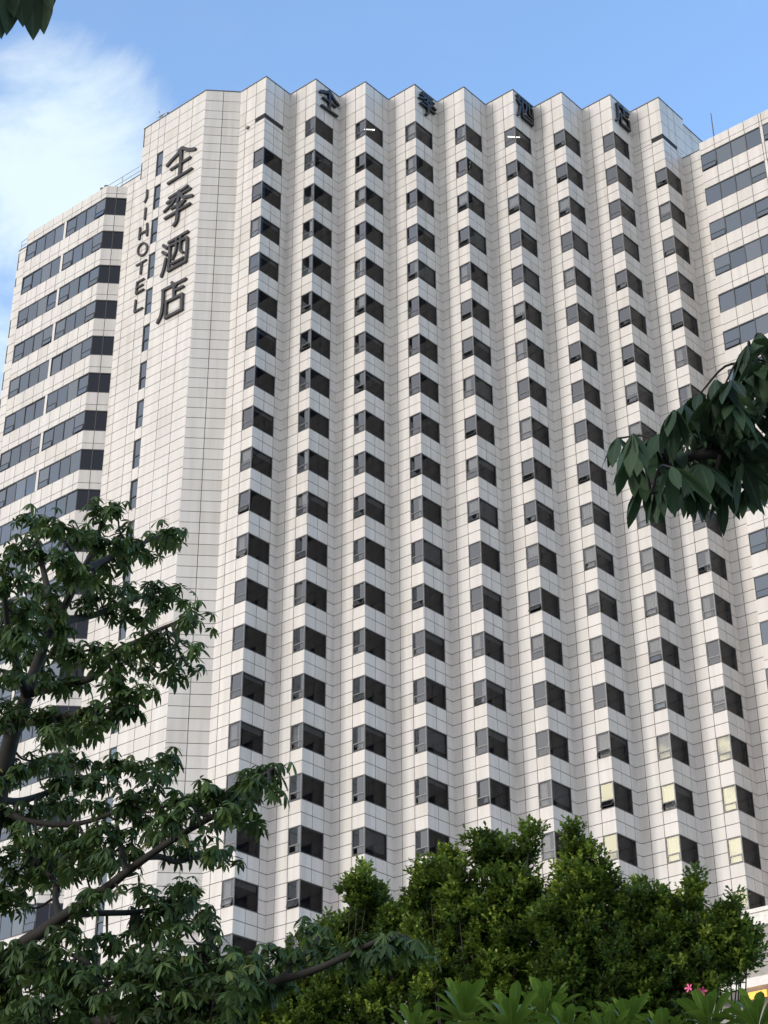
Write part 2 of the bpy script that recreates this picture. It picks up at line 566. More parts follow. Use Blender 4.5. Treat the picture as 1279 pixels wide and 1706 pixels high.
spandrels(wing, LC, (-1, 0), (0, -1), [0, 0.78, 1.56], 1.80 + ZO, LZ, LH, KL, 0.33)
lt = [0] + [0.54 + 1.075 * k for k in range(0, 8)] + [8.85]
spandrels(wing, LD, TU, TN, lt, 1.80 + ZO, LZ, LH, KL, 0.33)
for k in KL:
    wing.slab(LD, TU, TN, 4.30, 4.54, LZ - FL * k - LH, LZ - FL * k, 0.012, 0.16, 0.8, 0)
panels(wing, LD, TU, TN, [8.85, 9.76], breaks(ZB, 0.53 + ZO, 0.8, ZO - 80 + 0.2), ends=(1, 0))
LE = LD + TU * 9.76
panels(wing, LE, (0.689, 0.724), (-0.724, 0.689), [0, 1.5, 3, 4.5, 6, 7.5, 9], breaks(ZB, 0.53 + ZO, 1.6, ZO - 80 + 0.2))
# right wing, with the narrow link between it and the last pleat
RV = VA[NC]
RU = -UL
RN = NL
R0 = RV + RN * 0.75
RZ = 1.16 + ZO
RH = 1.58
panels(wing, RV, RU, RN, [0, 0.6, 1.5, 2.4], breaks(ZB, 2.45 + ZO, 0.8, ZO - 80), ends=(0, 0))
rt = [1.82] + [1.82 + 1.215 * k for k in range(1, 4)] + [6.68, 6.88] + [6.88 + 1.215 * k for k in range(1, 4)] + [11.74, 12.2]
spandrels(wing, R0, RU, RN, rt, 2.35 + ZO, RZ, RH, range(0, 23), 0.36)
for k in range(0, 23):
    wing.slab(R0, RU, RN, 6.68, 6.88, RZ - FL * k - RH, RZ - FL * k, 0.012, 0.16, 0.8, 0)
    wing.slab(R0, RU, RN, 11.74, 12.2, RZ - FL * k - RH, RZ - FL * k, 0.012, 0.16, 0.8, 0)
pr = R0 + RU * 1.82
for z0, z1 in zip(breaks(ZB, 2.35 + ZO, 3.2, ZO - 80)[:-1], breaks(ZB, 2.35 + ZO, 3.2, ZO - 80)[1:]):
    wing.slab(pr, -RN, -RU, 0.16, 0.75, z0, z1, 0.02, 0.1, 0.5, 0)
wing.build('wing_wall', [MT['panel'], MT['joint']], hotel)

# roofs, closing walls behind, roof edge trim
rf = MB()
zig = [VA[0]]
for i in range(NC):
    zig += [RI[i], VA[i + 1]]
endp = RI[-1] + UR * (FW + 5.6)
inner = [p + np.array([0, 0.12]) for p in zig]
body = [TA + np.array([0.1, 0.12])] + inner + [endp + np.array([-0.1, 0.1]), np.array([endp[0], 22.0]), np.array([-6.0, 22.0]), TBk + np.array([0.12, 0.05])]
rf.poly([(p[0], p[1], ZT - 0.45) for p in body])
for a_, b_ in ((endp, np.array([endp[0], 22.0])), (np.array([endp[0], 22.0]), np.array([-6.0, 22.0])), (np.array([-6.0, 22.0]), TBk + np.array([4.1, 4.3]))):
    rf.poly([(a_[0], a_[1], ZB), (b_[0], b_[1], ZB), (b_[0], b_[1], ZT - 0.5), (a_[0], a_[1], ZT - 0.5)])
lw = [LC, LD, LD + TU * 8.85, LE, LE + np.array([6.2, 6.5]), TBk + np.array([4.1, 4.3]), TBk + np.array([.2, .2])]
rf.poly([(p[0] + 0.1, p[1] + 0.15, 0.45 + ZO) for p in lw])
rw = [RV, RV + RU * 1.75, R0 + RU * 1.82, R0 + RU * 12.2, R0 + RU * 12.2 - RN * 12, RV - RN * 11]
rf.poly([(p[0] - RN[0] * .15, p[1] - RN[1] * .15, 2.0 + ZO) for p in rw])
e1, e2 = R0 + RU * 12.2, R0 + RU * 12.2 - RN * 12
rf.poly([(e1[0], e1[1], ZB), (e2[0], e2[1], ZB), (e2[0], e2[1], 2.0 + ZO), (e1[0], e1[1], 2.0 + ZO)])
rf.build('roof', MT['roof'], hotel)
# plinth storeys under the cladding
pl = MB()
base = [LE - TN * 0.0 + TN * 0.8, LD + TN * 0.8 + np.array([-0.3, -0.2]), np.array([TA[0] - 0.5, -1.2]), np.array([RV[0] - 1.0, -1.2]), R0 + RU * 12.2 + RN * 0.8, e2 + RU * 0.5, np.array([endp[0], 22.6]), np.array([-6.0, 22.6]), LE + np.array([6.2, 6.5])]
for a_, b_ in zip(base, base[1:] + base[:1]):
    pl.poly([(a_[0], a_[1], -0.2), (b_[0], b_[1], -0.2), (b_[0], b_[1], ZB + 0.3), (a_[0], a_[1], ZB + 0.3)])
pl.poly([(p[0], p[1], ZB + 0.3) for p in base])
pl.build('plinth', MT['concrete'], hotel)



def coping(mb, P, u, n, t0, t1, z, h=0.07, lip=0.035):
    mb.slab(P, u, n, t0, t1, z + 0.002, z + h, -lip, 0.22)


cp = MB()
for i in range(NC):
    coping(cp, RI[i], UL, NL, -0.03, FW - 0.04, ZT)
    coping(cp, RI[i], UR, NR, 0.03, FW + (0.68 if i == NC - 1 else -0.04), ZT - 0.003)
coping(cp, VA[0], (-1, 0), (0, -1), 0.04, VA[0][0] - TA[0] + 0.01, ZT - 0.006)
coping(cp, TA, TU, TN, -0.02, TL, ZT)
cp.build('roof_edge_trim', MT['coping'], hotel)
for args in ((RI[-1], UR, NR, FW + 0.70, FW + 5.6, 6.3 + ZO), (TA, TU, TN, TL, 9.6, 2.26 + ZO, 0.05, 0.03), (RV, RU, RN, 0.0, 1.85, 2.45 + ZO, 0.05), (LD, TU, TN, 8.88, 9.78, 0.53 + ZO, 0.05)):
    cp = MB(); coping(cp, *args); cp.build('roof_edge_trim', MT['coping'], hotel)

# rooms behind the clear corner windows: ceilings, partitions, back wall
rm = MB()
zi = [p + np.array([0, 0.34]) for p in zig]
for k in range(-1, 22):
    z = ZO - FL * k + 0.10
    f_ = [(p[0], p[1], z) for p in zi] + [(zi[-1][0], 6.0, z), (zi[0][0], 6.0, z)]
    rm.poly(f_)
    rm.poly([(p[0], p[1], z + 0.45) for p in zi] + [(zi[-1][0], 6.0, z + 0.45), (zi[0][0], 6.0, z + 0.45)])
for p in VA:
    rm.poly([(p[0], p[1] + 0.2, ZB), (p[0], 6.0, ZB), (p[0], 6.0, ZO + 3.3), (p[0], p[1] + 0.2, ZO + 3.3)])
rm.poly([(zi[0][0], 5.9, ZB), (zi[-1][0], 5.9, ZB), (zi[-1][0], 5.9, ZO + 3.3), (zi[0][0], 5.9, ZO + 3.3)], 0.5, 1)
rm.build('room_interior', [MT['room'], MT['roomdark']], hotel)

# ---- corner windows: frame > glazing, vent_sash, curtain or roller_blind
ORG = np.zeros(2)
WH = 1.6


def quad_glass(mb, u, n, t0, t1, z0, z1, d, tilt=0.0, swing=0.0, slot=0, tint=0.3):
    """one pane; tilt and swing lean it by a few millimetres, as real panes do"""
    def q(t, z, dd):
        a = np.array(u) * t - np.array(n) * dd
        return (a[0], a[1], z)
    w, h = t1 - t0, z1 - z0
    pts = [q(t0, z0, d), q(t1, z0, d + swing * w), q(t1, z1, d + swing * w + tilt * h), q(t0, z1, d + tilt * h)]
    if u[1] * n[0] - u[0] * n[1] < 0: pts.reverse()                  # the pane's face looks out of the building
    mb.poly(pts, tint, slot)


def corner_frame(mb, slot=0, post=1):
    for u, n, w in ((UL, NL, 0.95), (UR, NR, 1.9)):
        mb.slab(ORG, u, n, 0.06, w, -0.05, 0.0, 0.018, 0.10, 0.5, slot)
        mb.slab(ORG, u, n, 0.06, w, -WH, -WH + 0.055, 0.016, 0.10, 0.5, slot)
        mb.slab(ORG, u, n, w - 0.05, w, -WH + 0.055, -0.05, 0.017, 0.10, 0.5, slot)
    mb.slab(ORG, UL, NL, 0.02, 0.075, -WH, 0, 0.008, 0.08, 0.5, post)
    mb.slab(ORG, UR, NR, 0.02, 0.075, -WH, 0, 0.009, 0.08, 0.5, post)
    mb.slab(ORG, UL, NL, 0.075, 0.90, -1.10, -1.045, 0.02, 0.09, 0.5, post)


def corner_glass(mb, r, slot=0):
    quad_glass(mb, UL, NL, 0.06, 0.92, -1.07, -0.03, 0.05, r.uniform(-.008, .008), r.uniform(-.010, .010), slot)
    quad_glass(mb, UR, NR, 0.06, 1.87, -WH + 0.03, -0.03, 0.05, r.uniform(-.008, .008), r.uniform(-.006, .006), slot + (3 if slot else 1))


def sash(mb, ang, fs=0, gs=1):
    """the small top-hung light at the foot of the left pane"""
    c, s = math.cos(ang), math.sin(ang)
    h0 = -1.10

    def q(t, v, d):                           # v metres below the hinge, d out of the wall
        z = h0 - v * c - d * s * 0
        o = v * s + d
        a = UL * t + NL * (o - 0.03)
        return (a[0], a[1], z)
    H = 0.445

    def bar(t0, t1, v0, v1, slot, e=0.03):
        mb.hexa([q(t0, v1, e), q(t1, v1, e), q(t1, v0, e), q(t0, v0, e), q(t0, v1, -0.012), q(t1, v1, -0.012), q(t1, v0, -0.012), q(t0, v0, -0.012)], 0.5, slot)
    bar(0.08, 0.895, 0.0, 0.045, fs); bar(0.08, 0.895, H - 0.045, H, fs)
    bar(0.08, 0.125, 0.045, H - 0.045, fs); bar(0.85, 0.895, 0.045, H - 0.045, fs)
    mb.poly([q(0.855, H - .04, .008), q(0.12, H - .04, .008), q(0.12, .04, .008), q(0.855, .04, .008)], 0.5, gs)


def curtain(mb, t0, t1, ztop, zbot, d=0.20, side='L', slot=0):
    u, n = (UL, NL) if side == 'L' else (UR, NR)
    m = max(6, int((t1 - t0) / 0.05))
    pr = None
    for k in range(m + 1):
        t = t0 + (t1 - t0) * k / m
        a = u * t - n * (d + 0.035 * math.sin(k * 1.9) + 0.01 * math.sin(k * 0.7))
        if pr is not None:
            mb.poly([(pr[0], pr[1], zbot), (a[0], a[1], zbot), (a[0], a[1], ztop), (pr[0], pr[1], ztop)], 0.5, slot)
        pr = a


r0 = random.Random(3)
fm = MB(); corner_frame(fm)
FRAME = fm.mesh('corner_window', [MT['frame'], MT['post']])
GLASS = []
for q in range(8):
    g = MB(); corner_glass(g, r0); GLASS.append(g.mesh('glazing', [MT['glass'], MT['rglass']]))
SASH = []
for ang in (0.0, math.radians(9), math.radians(17), math.radians(27)):
    g = MB(); sash(g, ang); SASH.append(g.mesh('vent_sash', [MT['frame'], MT['glass']]))
CURT = []
for t0, t1, zt, zb in ((0.10, 0.85, -0.05, -1.55), (0.45, 0.9, -0.05, -1.55), (0.1, 0.4, -0.05, -1.55), (0.08, 0.88, -0.05, -0.75)):
    g = MB(); curtain(g, t0, t1, zt, zb); CURT.append(g.mesh('curtain', MT['curtain']))
BLIND = []
for h in (0.28, 0.40, 1.2):
    g = MB(); g.slab(ORG, UR, NR, 0.12, 1.84, -h, -0.04, 0.13, 0.15)
    BLIND.append(g.mesh('roller_blind', MT['blind']))

# what the photograph shows of each window: (column, storey) -> sash opening, curtain, blind
OPEN = {(0, 10): 2, (1, 5): 2, (1, 4): 1, (2, 4): 1, (2, 9): 1, (3, 3): 1, (3, 16): 1, (4, 9): 1, (5, 4): 1, (5, 11): 3, (6, 14): 3, (6, 15): 3, (7, 13): 1,
        (6, 8): 2, (7, 15): 3, (5, 17): 2, (5, 8): 2, (6, 5): 2, (7, 5): 2, (7, 4): 2, (8, 4): 2, (7, 8): 2, (8, 2): 1, (5, 9): 1, (4, 13): 1, (5, 0): 1, (4, 5): 1, (3, 11): 1, (2, 13): 1, (1, 10): 1, (0, 1): 1, (8, 0): 2, (6, 0): 2, (6, 1): 1, (7, 12): 1, (2, 6): 1, (3, 8): 1}
CUR = {(0, 14): 1, (0, 17): 1, (5, 15): 1, (5, 16): 1, (5, 17): 2, (6, 14): 0, (7, 14): 0, (8, 14): 0, (7, 15): 0, (8, 15): 0, (7, 16): 0, (8, 16): 0, (7, 10): 0, (8, 11): 1, (7, 11): 0,
       (6, 10): 0, (6, 11): 3, (7, 12): 3, (7, 13): 0, (3, 3): 2, (2, 3): 1, (4, 6): 1, (5, 12): 3, (6, 9): 0, (4, 3): 1, (8, 9): 3, (8, 7): 3, (7, 7): 3, (8, 13): 3, (5, 10): 3, (4, 12): 1, (3, 0): 1, (5, 7): 0, (6, 3): 0}
BLI = {(0, 14): 1, (0, 15): 0, (0, 16): 0, (0, 17): 1, (0, 13): 0, (0, 2): 0, (0, 5): 0, (0, 8): 1, (1, 9): 1, (2, 16): 2, (4, 8): 1, (7, 2): 2, (6, 2): 2, (2, 14): 0, (4, 16): 0, (5, 3): 2, (3, 14): 2, (8, 3): 2}
rest = MB()
rv = random.Random(21)
for i in range(NC):
    for k in range(-1, 20):
        x, y, z = rv.random(), rv.random(), rv.random()
        if (i, k) not in CUR and k < 15 and x < 0.20: CUR[(i, k)] = rv.choice((0, 1, 2, 2, 3, 3))
        if (i, k) not in BLI and y < 0.30: BLI[(i, k)] = rv.choice((0, 0, 1, 1, 2))
        if (i, k) not in OPEN and z < 0.16: OPEN[(i, k)] = rv.choice((1, 1, 2))
hidden = {(3, 17), (4, 17), (5, 18), (2, 18)}
n_win = 0
for i in range(NC):
    for k in range(-1, 22):
        if k == -1 and i in (0, NC - 1): continue
        single = (7 <= k <= 17 and (i, k) not in hidden) or (k == 18 and i in (0, 1))
        loc = np.array([RI[i][0], RI[i][1], ZO - FL * k])
        if single:
            n_win += 1
            w = link('corner_window', FRAME, hotel, loc - HB)
            link('glazing', GLASS[r0.randrange(8)], w)
            link('vent_sash', SASH[OPEN.get((i, k), 0)], w)
            if (i, k) in CUR: link('curtain', CURT[CUR[(i, k)]], w)
            if (i, k) in BLI: link('roller_blind', BLIND[BLI[(i, k)]], w)
        else:
            g = MB()
            corner_frame(g, 0, 1); corner_glass(g, r0, 2); sash(g, (0, 0.157, 0.297, 0.47)[OPEN.get((i, k), 0)], 0, 2)
            if (i, k) in CUR: curtain(g, *((0.10, 0.85, -0.05, -1.55), (0.45, 0.9, -0.05, -1.55), (0.1, 0.4, -0.05, -1.55), (0.08, 0.88, -0.05, -0.75))[CUR[(i, k)]], slot=3)
            if (i, k) in BLI: g.slab(ORG, UR, NR, 0.12, 1.84, -(0.28, 0.40, 1.2)[BLI[(i, k)]], -0.04, 0.13, 0.15, 0.5, 4)
            o = len(rest.v)
            rest.v.extend([(v[0] + loc[0], v[1] + loc[1], v[2] + loc[2]) for v in g.v])
            rest.f.extend([tuple(o + j for j in f) for f in g.f]); rest.t.extend(g.t); rest.s.extend(g.s)
tag(rest.build('corner_window', [MT['frame'], MT['post'], MT['glass'], MT['curtain'], MT['blind'], MT['rglass']], hotel), kind='stuff', label='upper rows of dark corner windows')

# the two slit vents at the top corners and the little pipe end beside the first
for i in (0, NC - 1):
    g = MB()
    for u, n, w in ((UL, NL, 0.95), (UR, NR, 1.9)):
        for q in range(4):
            g.slab(RI[i], u, n, 0.04, w - 0.01, ZO + 3.2 - 0.42 + 0.10 * q + 0.02, ZO + 3.2 - 0.42 + 0.10 * q + 0.06, 0.03, 0.10)
        g.slab(RI[i], u, n, 0.04, w, ZO + 3.2 - 0.42, ZO + 3.2, 0.10, 0.14)
    g.build('vent_louvre', MT['frame'], hotel)
g = MB()
c = RI[0] + UL * 1.62
zc = 2.72 + ZO
for k, (rr, dd) in enumerate(((0.15, 0.10), (0.10, 0.16))):
    p0, p1 = c + NL * -0.03, c + NL * dd
    g.tube([(p0[0], p0[1], zc), (p1[0], p1[1], zc - 0.05)], [rr, rr], 12)
g.build('pipe_outlet', MT['coping'], hotel)

# ceiling lamps burning behind two top windows
for i, t0, t1 in ((2, -0.05, 0.72), (5, -0.45, 0.45)):
    g = MB()
    y = 0.62
    g.tube([(RI[i][0] + t0, y, ZO + 3.2 - 0.50), (RI[i][0] + t1, y + 0.0, ZO + 3.2 - 0.50)], [0.035, 0.035], 6)
    g.build('tube_lamp', MT['tube'], hotel)

# ---- slit windows on the sign tower
g = MB(); q_ = -TN
for (t0, t1, z0, z1) in ((0, 0.65, -2.25, -2.19), (0, 0.65, -0.06, 0)):
    g.slab(ORG, TU, TN, t0, t1, z0, z1, 0.05, 0.14)
g.slab(ORG, TU, TN, 0, 0.05, -2.19, -0.06, 0.05, 0.14); g.slab(ORG, TU, TN, 0.60, 0.65, -2.19, -0.06, 0.05, 0.14)
g.slab(ORG, TU, TN, 0.05, 0.60, -1.30, -1.24, 0.05, 0.12)
SLOTF = g.mesh('slit_window', MT['frame'])
SG = []
for q in range(4):
    g = MB()
    quad_glass(g, TU, TN, 0.03, 0.62, -1.26, -0.03, 0.10, r0.uniform(-.012, .012), r0.uniform(-.012, .012))
    quad_glass(g, TU, TN, 0.03, 0.62, -2.22, -1.26, 0.10, r0.uniform(-.012, .012), r0.uniform(-.012, .012))
    SG.append(g.mesh('glazing', MT['bglass']))
for k in range(19):
    p = TA + TU * 4.22
    w = link('slit_window', SLOTF, hotel, np.array([p[0], p[1], 3.34 + ZO - FL * k]) - HB)
    link('glazing', SG[k % 4], w)

# ---- ribbon windows of the wings


def ribbon(u, n, tb, h, var, gm, wrap=False):
    """(frame mesh, glazing meshes, sash meshes closed/open for the first and last pane)"""
    f = MB()
    W0, W1 = tb[0], tb[-1]
    f.slab(ORG, u, n, W0, W1, -0.055, 0, 0.02, 0.12); f.slab(ORG, u, n, W0, W1, -h, -h + 0.055, 0.018, 0.12)
    for t in tb:
        f.slab(ORG, u, n, max(W0, t - 0.032), min(W1, t + 0.032), -h + 0.055, -0.055, 0.022, 0.11)
    fmesh = f.mesh('ribbon_window', MT['frame'])
    gl = []
    for q in range(var):
        g = MB()
        for a_, b_ in zip(tb[:-1], tb[1:]):
            quad_glass(g, u, n, a_ + 0.01, b_ - 0.01, -h + 0.02, -0.02, 0.06, r0.uniform(-.014, .014), r0.uniform(-.012, .012), 0, r0.random())
        gl.append(g.mesh('glazing', gm))
    ss = []
    for ang in (0.0, math.radians(4), math.radians(10)):
        for side in (0, 1):
            g = MB()
            t0, t1 = (tb[0] + 0.04, tb[1] - 0.04) if side == 0 else (tb[-2] + 0.04, tb[-1] - 0.04)
            hh = 0.52
            c_, s_ = math.cos(ang), math.sin(ang)

            def q2(t, v, d):
                a = np.array(u) * t + np.array(n) * (v * s_ + d - 0.03)
                return (a[0], a[1], -h + 0.06 + hh - v * c_)

            def bar(a0, a1, v0, v1, sl):
                g.hexa([q2(a0, v1, .03), q2(a1, v1, .03), q2(a1, v0, .03), q2(a0, v0, .03), q2(a0, v1, -.015), q2(a1, v1, -.015), q2(a1, v0, -.015), q2(a0, v0, -.015)], 0.5, sl)
            bar(t0, t1, 0, 0.045, 0); bar(t0, t1, hh - 0.045, hh, 0); bar(t0, t0 + 0.045, 0.045, hh - 0.045, 0); bar(t1 - 0.045, t1, 0.045, hh - 0.045, 0)
            g.poly([q2(t0 + .04, hh - .04, .006), q2(t1 - .04, hh - .04, .006), q2(t1 - .04, .04, .006), q2(t0 + .04, .04, .006)], 0.5, 1)
            ss.append(g.mesh('vent_sash', [MT['frame'], gm]))
    return fmesh, gl, ss


def place_ribbon(kit, P, z, q):
    fmesh, gl, ss = kit
    w = link('ribbon_window', fmesh, hotel, np.array([P[0], P[1], z]) - HB)
    link('glazing', gl[q % len(gl)], w)
    if ss:
        for side in (0, 1):
            x = r0.random()
            if x < 0.25: continue
            link('vent_sash', ss[(0 if x < 0.6 else 2 if x < 0.85 else 4) + side], w)


kit_a = ribbon(TU, TN, [0.0, 1.08, 2.15, 3.22, 4.30], LH, 6, MT['bglass'])
kit_c = ribbon((-1, 0), (0, -1), [0.0, 0.78, 1.56], LH, 3, MT['dglass'])
kit_c = (kit_c[0], kit_c[1], None)
kit_r = ribbon(RU, RN, [0.0, 1.215, 2.43, 3.645, 4.86], RH, 6, MT['bglass'])
for k in range(0, 21):
    place_ribbon(kit_a, LD, LZ - FL * k, k)
    place_ribbon(kit_a, LD + TU * 4.54, LZ - FL * k, k + 3)
    place_ribbon(kit_c, LC, LZ - FL * k, k)
for k in range(0, 16):
    place_ribbon(kit_r, R0 + RU * 1.82, RZ - FL * k, k)
    place_ribbon(kit_r, R0 + RU * 6.88, RZ - FL * k, k + 2)
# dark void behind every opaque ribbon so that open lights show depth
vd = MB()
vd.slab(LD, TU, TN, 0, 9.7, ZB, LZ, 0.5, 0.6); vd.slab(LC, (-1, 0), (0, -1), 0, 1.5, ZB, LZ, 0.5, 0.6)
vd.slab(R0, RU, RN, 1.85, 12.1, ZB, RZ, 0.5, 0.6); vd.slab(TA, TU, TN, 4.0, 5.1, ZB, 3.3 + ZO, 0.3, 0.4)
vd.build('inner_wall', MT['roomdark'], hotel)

# ------------------------------------------------------------------ lower block in front of the right wing
PB = RV + RN * 4.0
pod = empty('podium_building', (PB[0] + 5, PB[1] - 3, 0), 'low grey block with a white cornice at the foot of the hotel on the right', 'building')
PZ = -56.2 + ZO
g = MB()
g.slab(PB, RU, RN, -3.0, 26, 0, PZ - 0.95, 0.25, 9.0)
g.build('wall', MT['concrete'], pod)
g = MB()
g.slab(PB, RU, RN, -3.2, 26.2, PZ - 0.95, PZ - 0.22, 0.0, 9.1); g.slab(PB, RU, RN, -3.3, 26.3, PZ - 0.22, PZ, -0.12, 9.2)
g.build('cornice', MT['cornice'], pod)
g = MB()
g.slab(PB, RU, RN, -2.0, 20, -60.95 + ZO, -60.45 + ZO, -1.6, 0.2)
g.build('canopy', MT['cornice'], pod)
for z in (PZ - 12.0, PZ - 17.0, PZ - 22.0, PZ - 27.0):
    for k in range(9):
        g = MB(); t = -1.5 + 3.0 * k
        g.slab(PB, RU, RN, t, t + 2.2, z, z + 0.08, 0.21, 0.3); g.slab(PB, RU, RN, t, t + 2.2, z + 2.0, z + 2.08, 0.21, 0.3)
        for e in (0, 1.06, 2.12): g.slab(PB, RU, RN, t + e, t + e + 0.08, z + 0.08, z + 2.0, 0.212, 0.3)
        g.slab(PB, RU, RN, t + 0.04, t + 2.16, z + 0.04, z + 2.04, 0.235, 0.29, 0.3, 1)
        g.build('window', [MT['frame'], MT['dglass']], pod)
g = MB()
for k in range(2):
    g.slab(PB, RU, RN, 0.55 + 1.6 * k, 1.75 + 1.6 * k, -61.5 + ZO, -61.12 + ZO, -1.3, -1.2)
g.build('lit_fascia', MT['orange'], pod)

# ------------------------------------------------------------------ signs
def strokes(mb, st, depth, scale=1.0, ox=0.0, oz=0.0, wk=1.0):
    """brush strokes as round-ended bars, front faces stepped a few millimetres so that none lie in one plane"""
    for n_, (w, pts) in enumerate(st):
        P = [np.array([(x - ox) * scale, (z - oz) * scale]) for x, z in pts]
        closed = len(P) > 8 and np.linalg.norm(P[0] - P[-1]) < 0.05
        h = w * wk * scale / 2
        if not closed and len(P) > 2: P = [p[:2] for p in spline([(p[0], p[1], 0) for p in P], 4)]
        m = len(P)
        lf, rt_ = [], []
        for i in range(m):
            if closed: d = P[(i + 1) % (m - 1)] - P[(i - 1) % (m - 1)] if i not in (0, m - 1) else P[1] - P[m - 2]
            else: d = P[min(i + 1, m - 1)] - P[max(i - 1, 0)]
            d = d / (np.linalg.norm(d) + 1e-9)
            o = np.array([-d[1], d[0]])
            lf.append(P[i] + o * h); rt_.append(P[i] - o * h)
        y0, y1 = -depth - 0.005 * n_, -0.02 - 0.002 * n_
        if closed:
            for i in range(m - 1):
                a, b, c_, e = lf[i], lf[i + 1], rt_[i + 1], rt_[i]
                mb.hexa([(a[0], y0, a[1]), (b[0], y0, b[1]), (c_[0], y0, c_[1]), (e[0], y0, e[1]), (a[0], y1, a[1]), (b[0], y1, b[1]), (c_[0], y1, c_[1]), (e[0], y1, e[1])])
            continue
        d = P[-1] - P[-2]; a0 = math.atan2(d[1], d[0])
        cap1 = [P[-1] + h * np.array([math.cos(a0 + t), math.sin(a0 + t)]) for t in np.linspace(math.pi / 2, -math.pi / 2, 7)[1:-1]]
        d = P[0] - P[1]; a1 = math.atan2(d[1], d[0])
        cap0 = [P[0] + h * np.array([math.cos(a1 + t), math.sin(a1 + t)]) for t in np.linspace(math.pi / 2, -math.pi / 2, 7)[1:-1]]
        loop = lf + cap1 + rt_[::-1] + cap0
        mb.poly([(p[0], y0, p[1]) for p in loop]); mb.poly([(p[0], y1, p[1]) for p in loop[::-1]])
        for i in range(len(loop)):
            a, b = loop[i], loop[(i + 1) % len(loop)]
            mb.poly([(a[0], y0, a[1]), (b[0], y0, b[1]), (b[0], y1, b[1]), (a[0], y1, a[1])])


RZT = math.atan2(-TU[1], -TU[0])
CHARS = {"quan":[[0.3,[[-2.13,2.27],[-2.43,1.97],[-3.07,1.69],[-3.55,1.4]]],[0.3,[[-2.38,2.17],[-2.07,2.24],[-1.45,1.72],[-0.73,1.37]]],[0.22,[[-3.13,0.76],[-1.16,0.82]]],[0.3,[[-2.17,1.99],[-2.13,0.77],[-2.16,-0.4]]],[0.22,[[-3.32,-0.47],[-0.92,-0.39]]]],"ji":[[0.24,[[-1.26,-1.83],[-1.93,-1.92],[-3.07,-1.98]]],[0.24,[[-0.94,-2.25],[-1.85,-2.29],[-3.26,-2.35]]],[0.3,[[-2.08,-1.89],[-2.09,-2.47],[-2.18,-2.85]]],[0.22,[[-2.36,-2.35],[-2.84,-2.75],[-3.51,-3.04]]],[0.26,[[-1.97,-2.17],[-1.59,-2.72],[-0.69,-3.06]]],[0.22,[[-2.76,-3.15],[-2.24,-3.16],[-1.48,-3.08]]],[0.22,[[-1.45,-3.1],[-1.96,-3.47]]],[0.3,[[-2.08,-3.37],[-2.08,-4.26],[-2.15,-4.7],[-2.36,-4.91]]],[0.22,[[-3.35,-3.78],[-2.08,-3.77],[-0.84,-3.73]]]],"jiu":[[0.28,[[-3.31,-6.29],[-2.99,-6.66]]],[0.28,[[-3.32,-6.9],[-2.94,-7.31]]],[0.24,[[-2.96,-7.68],[-3.09,-8.43],[-3.31,-9.05]]],[0.24,[[-2.77,-6.3],[-0.89,-6.27]]],[0.24,[[-2.63,-6.66],[-2.58,-7.88],[-2.61,-8.93]]],[0.24,[[-0.91,-6.82],[-0.86,-7.95],[-0.92,-8.95]]],[0.22,[[-2.68,-6.69],[-0.91,-6.79]]],[0.24,[[-2.61,-8.91],[-0.88,-8.91]]],[0.18,[[-1.98,-6.42],[-1.97,-7.38],[-2.27,-8.06]]],[0.18,[[-1.53,-6.41],[-1.5,-7.68],[-1.21,-7.96]]],[0.18,[[-2.3,-8.48],[-1.11,-8.51]]]],"dian":[[0.26,[[-2.16,-10.2],[-1.77,-10.65]]],[0.24,[[-3.06,-10.46],[-0.79,-10.55]]],[0.26,[[-2.99,-10.53],[-2.95,-11.73],[-3.05,-12.62],[-3.34,-13.1]]],[0.26,[[-1.92,-10.61],[-1.84,-11.64]]],[0.2,[[-1.77,-11.08],[-0.98,-11.1]]],[0.22,[[-2.57,-11.68],[-2.56,-13.09]]],[0.22,[[-2.6,-11.72],[-0.99,-11.77]]],[0.24,[[-1.02,-11.79],[-0.98,-13.07]]],[0.24,[[-2.56,-13.09],[-0.95,-13.11]]]]}
LATIN = {"J":[[0.18,[[-5.58,0.14],[-5.56,-0.52],[-5.73,-0.88]]]],"I":[[0.18,[[-5.58,-1.6],[-5.59,-2.59]]]],"H":[[0.18,[[-6.0,-3.23],[-6.0,-4.27]]],[0.18,[[-5.27,-3.22],[-5.2,-4.32]]],[0.16,[[-5.99,-3.83],[-5.23,-3.86]]]],"O":[[0.16,[[-5.06,-5.54],[-5.12,-5.31],[-5.24,-5.11],[-5.41,-4.95],[-5.6,-4.87],[-5.79,-4.88],[-5.93,-4.98],[-6.02,-5.15],[-6.04,-5.37],[-5.98,-5.6],[-5.86,-5.8],[-5.69,-5.96],[-5.5,-6.03],[-5.31,-6.02],[-5.17,-5.93],[-5.08,-5.76],[-5.06,-5.54]]]],"T":[[0.16,[[-6.03,-6.69],[-5.07,-6.67]]],[0.18,[[-5.51,-6.71],[-5.55,-7.67]]]],"E":[[0.16,[[-5.83,-8.34],[-5.86,-9.33]]],[0.16,[[-5.83,-8.37],[-5.16,-8.35]]],[0.16,[[-5.85,-8.85],[-5.22,-8.84]]],[0.16,[[-5.84,-9.33],[-5.1,-9.32]]]],"L":[[0.16,[[-5.82,-9.96],[-5.86,-10.98]]],[0.16,[[-5.86,-10.98],[-5.08,-10.98]]]]}
sg = empty('wall_sign', (TA[0], TA[1], ZO), 'vertical sign of four large dark Chinese characters down the white tower face', 'sign', rz=RZT)
for nm in ('quan', 'ji', 'jiu', 'dian'):
    g = MB(); strokes(g, CHARS[nm], 0.15, wk=0.93)
    g.build('character', MT['sign'], sg, local=True)
sl_ = empty('wall_sign', (TA[0], TA[1], ZO), 'vertical row of small dark Latin letters beside the slit windows of the tower', 'sign', rz=RZT)
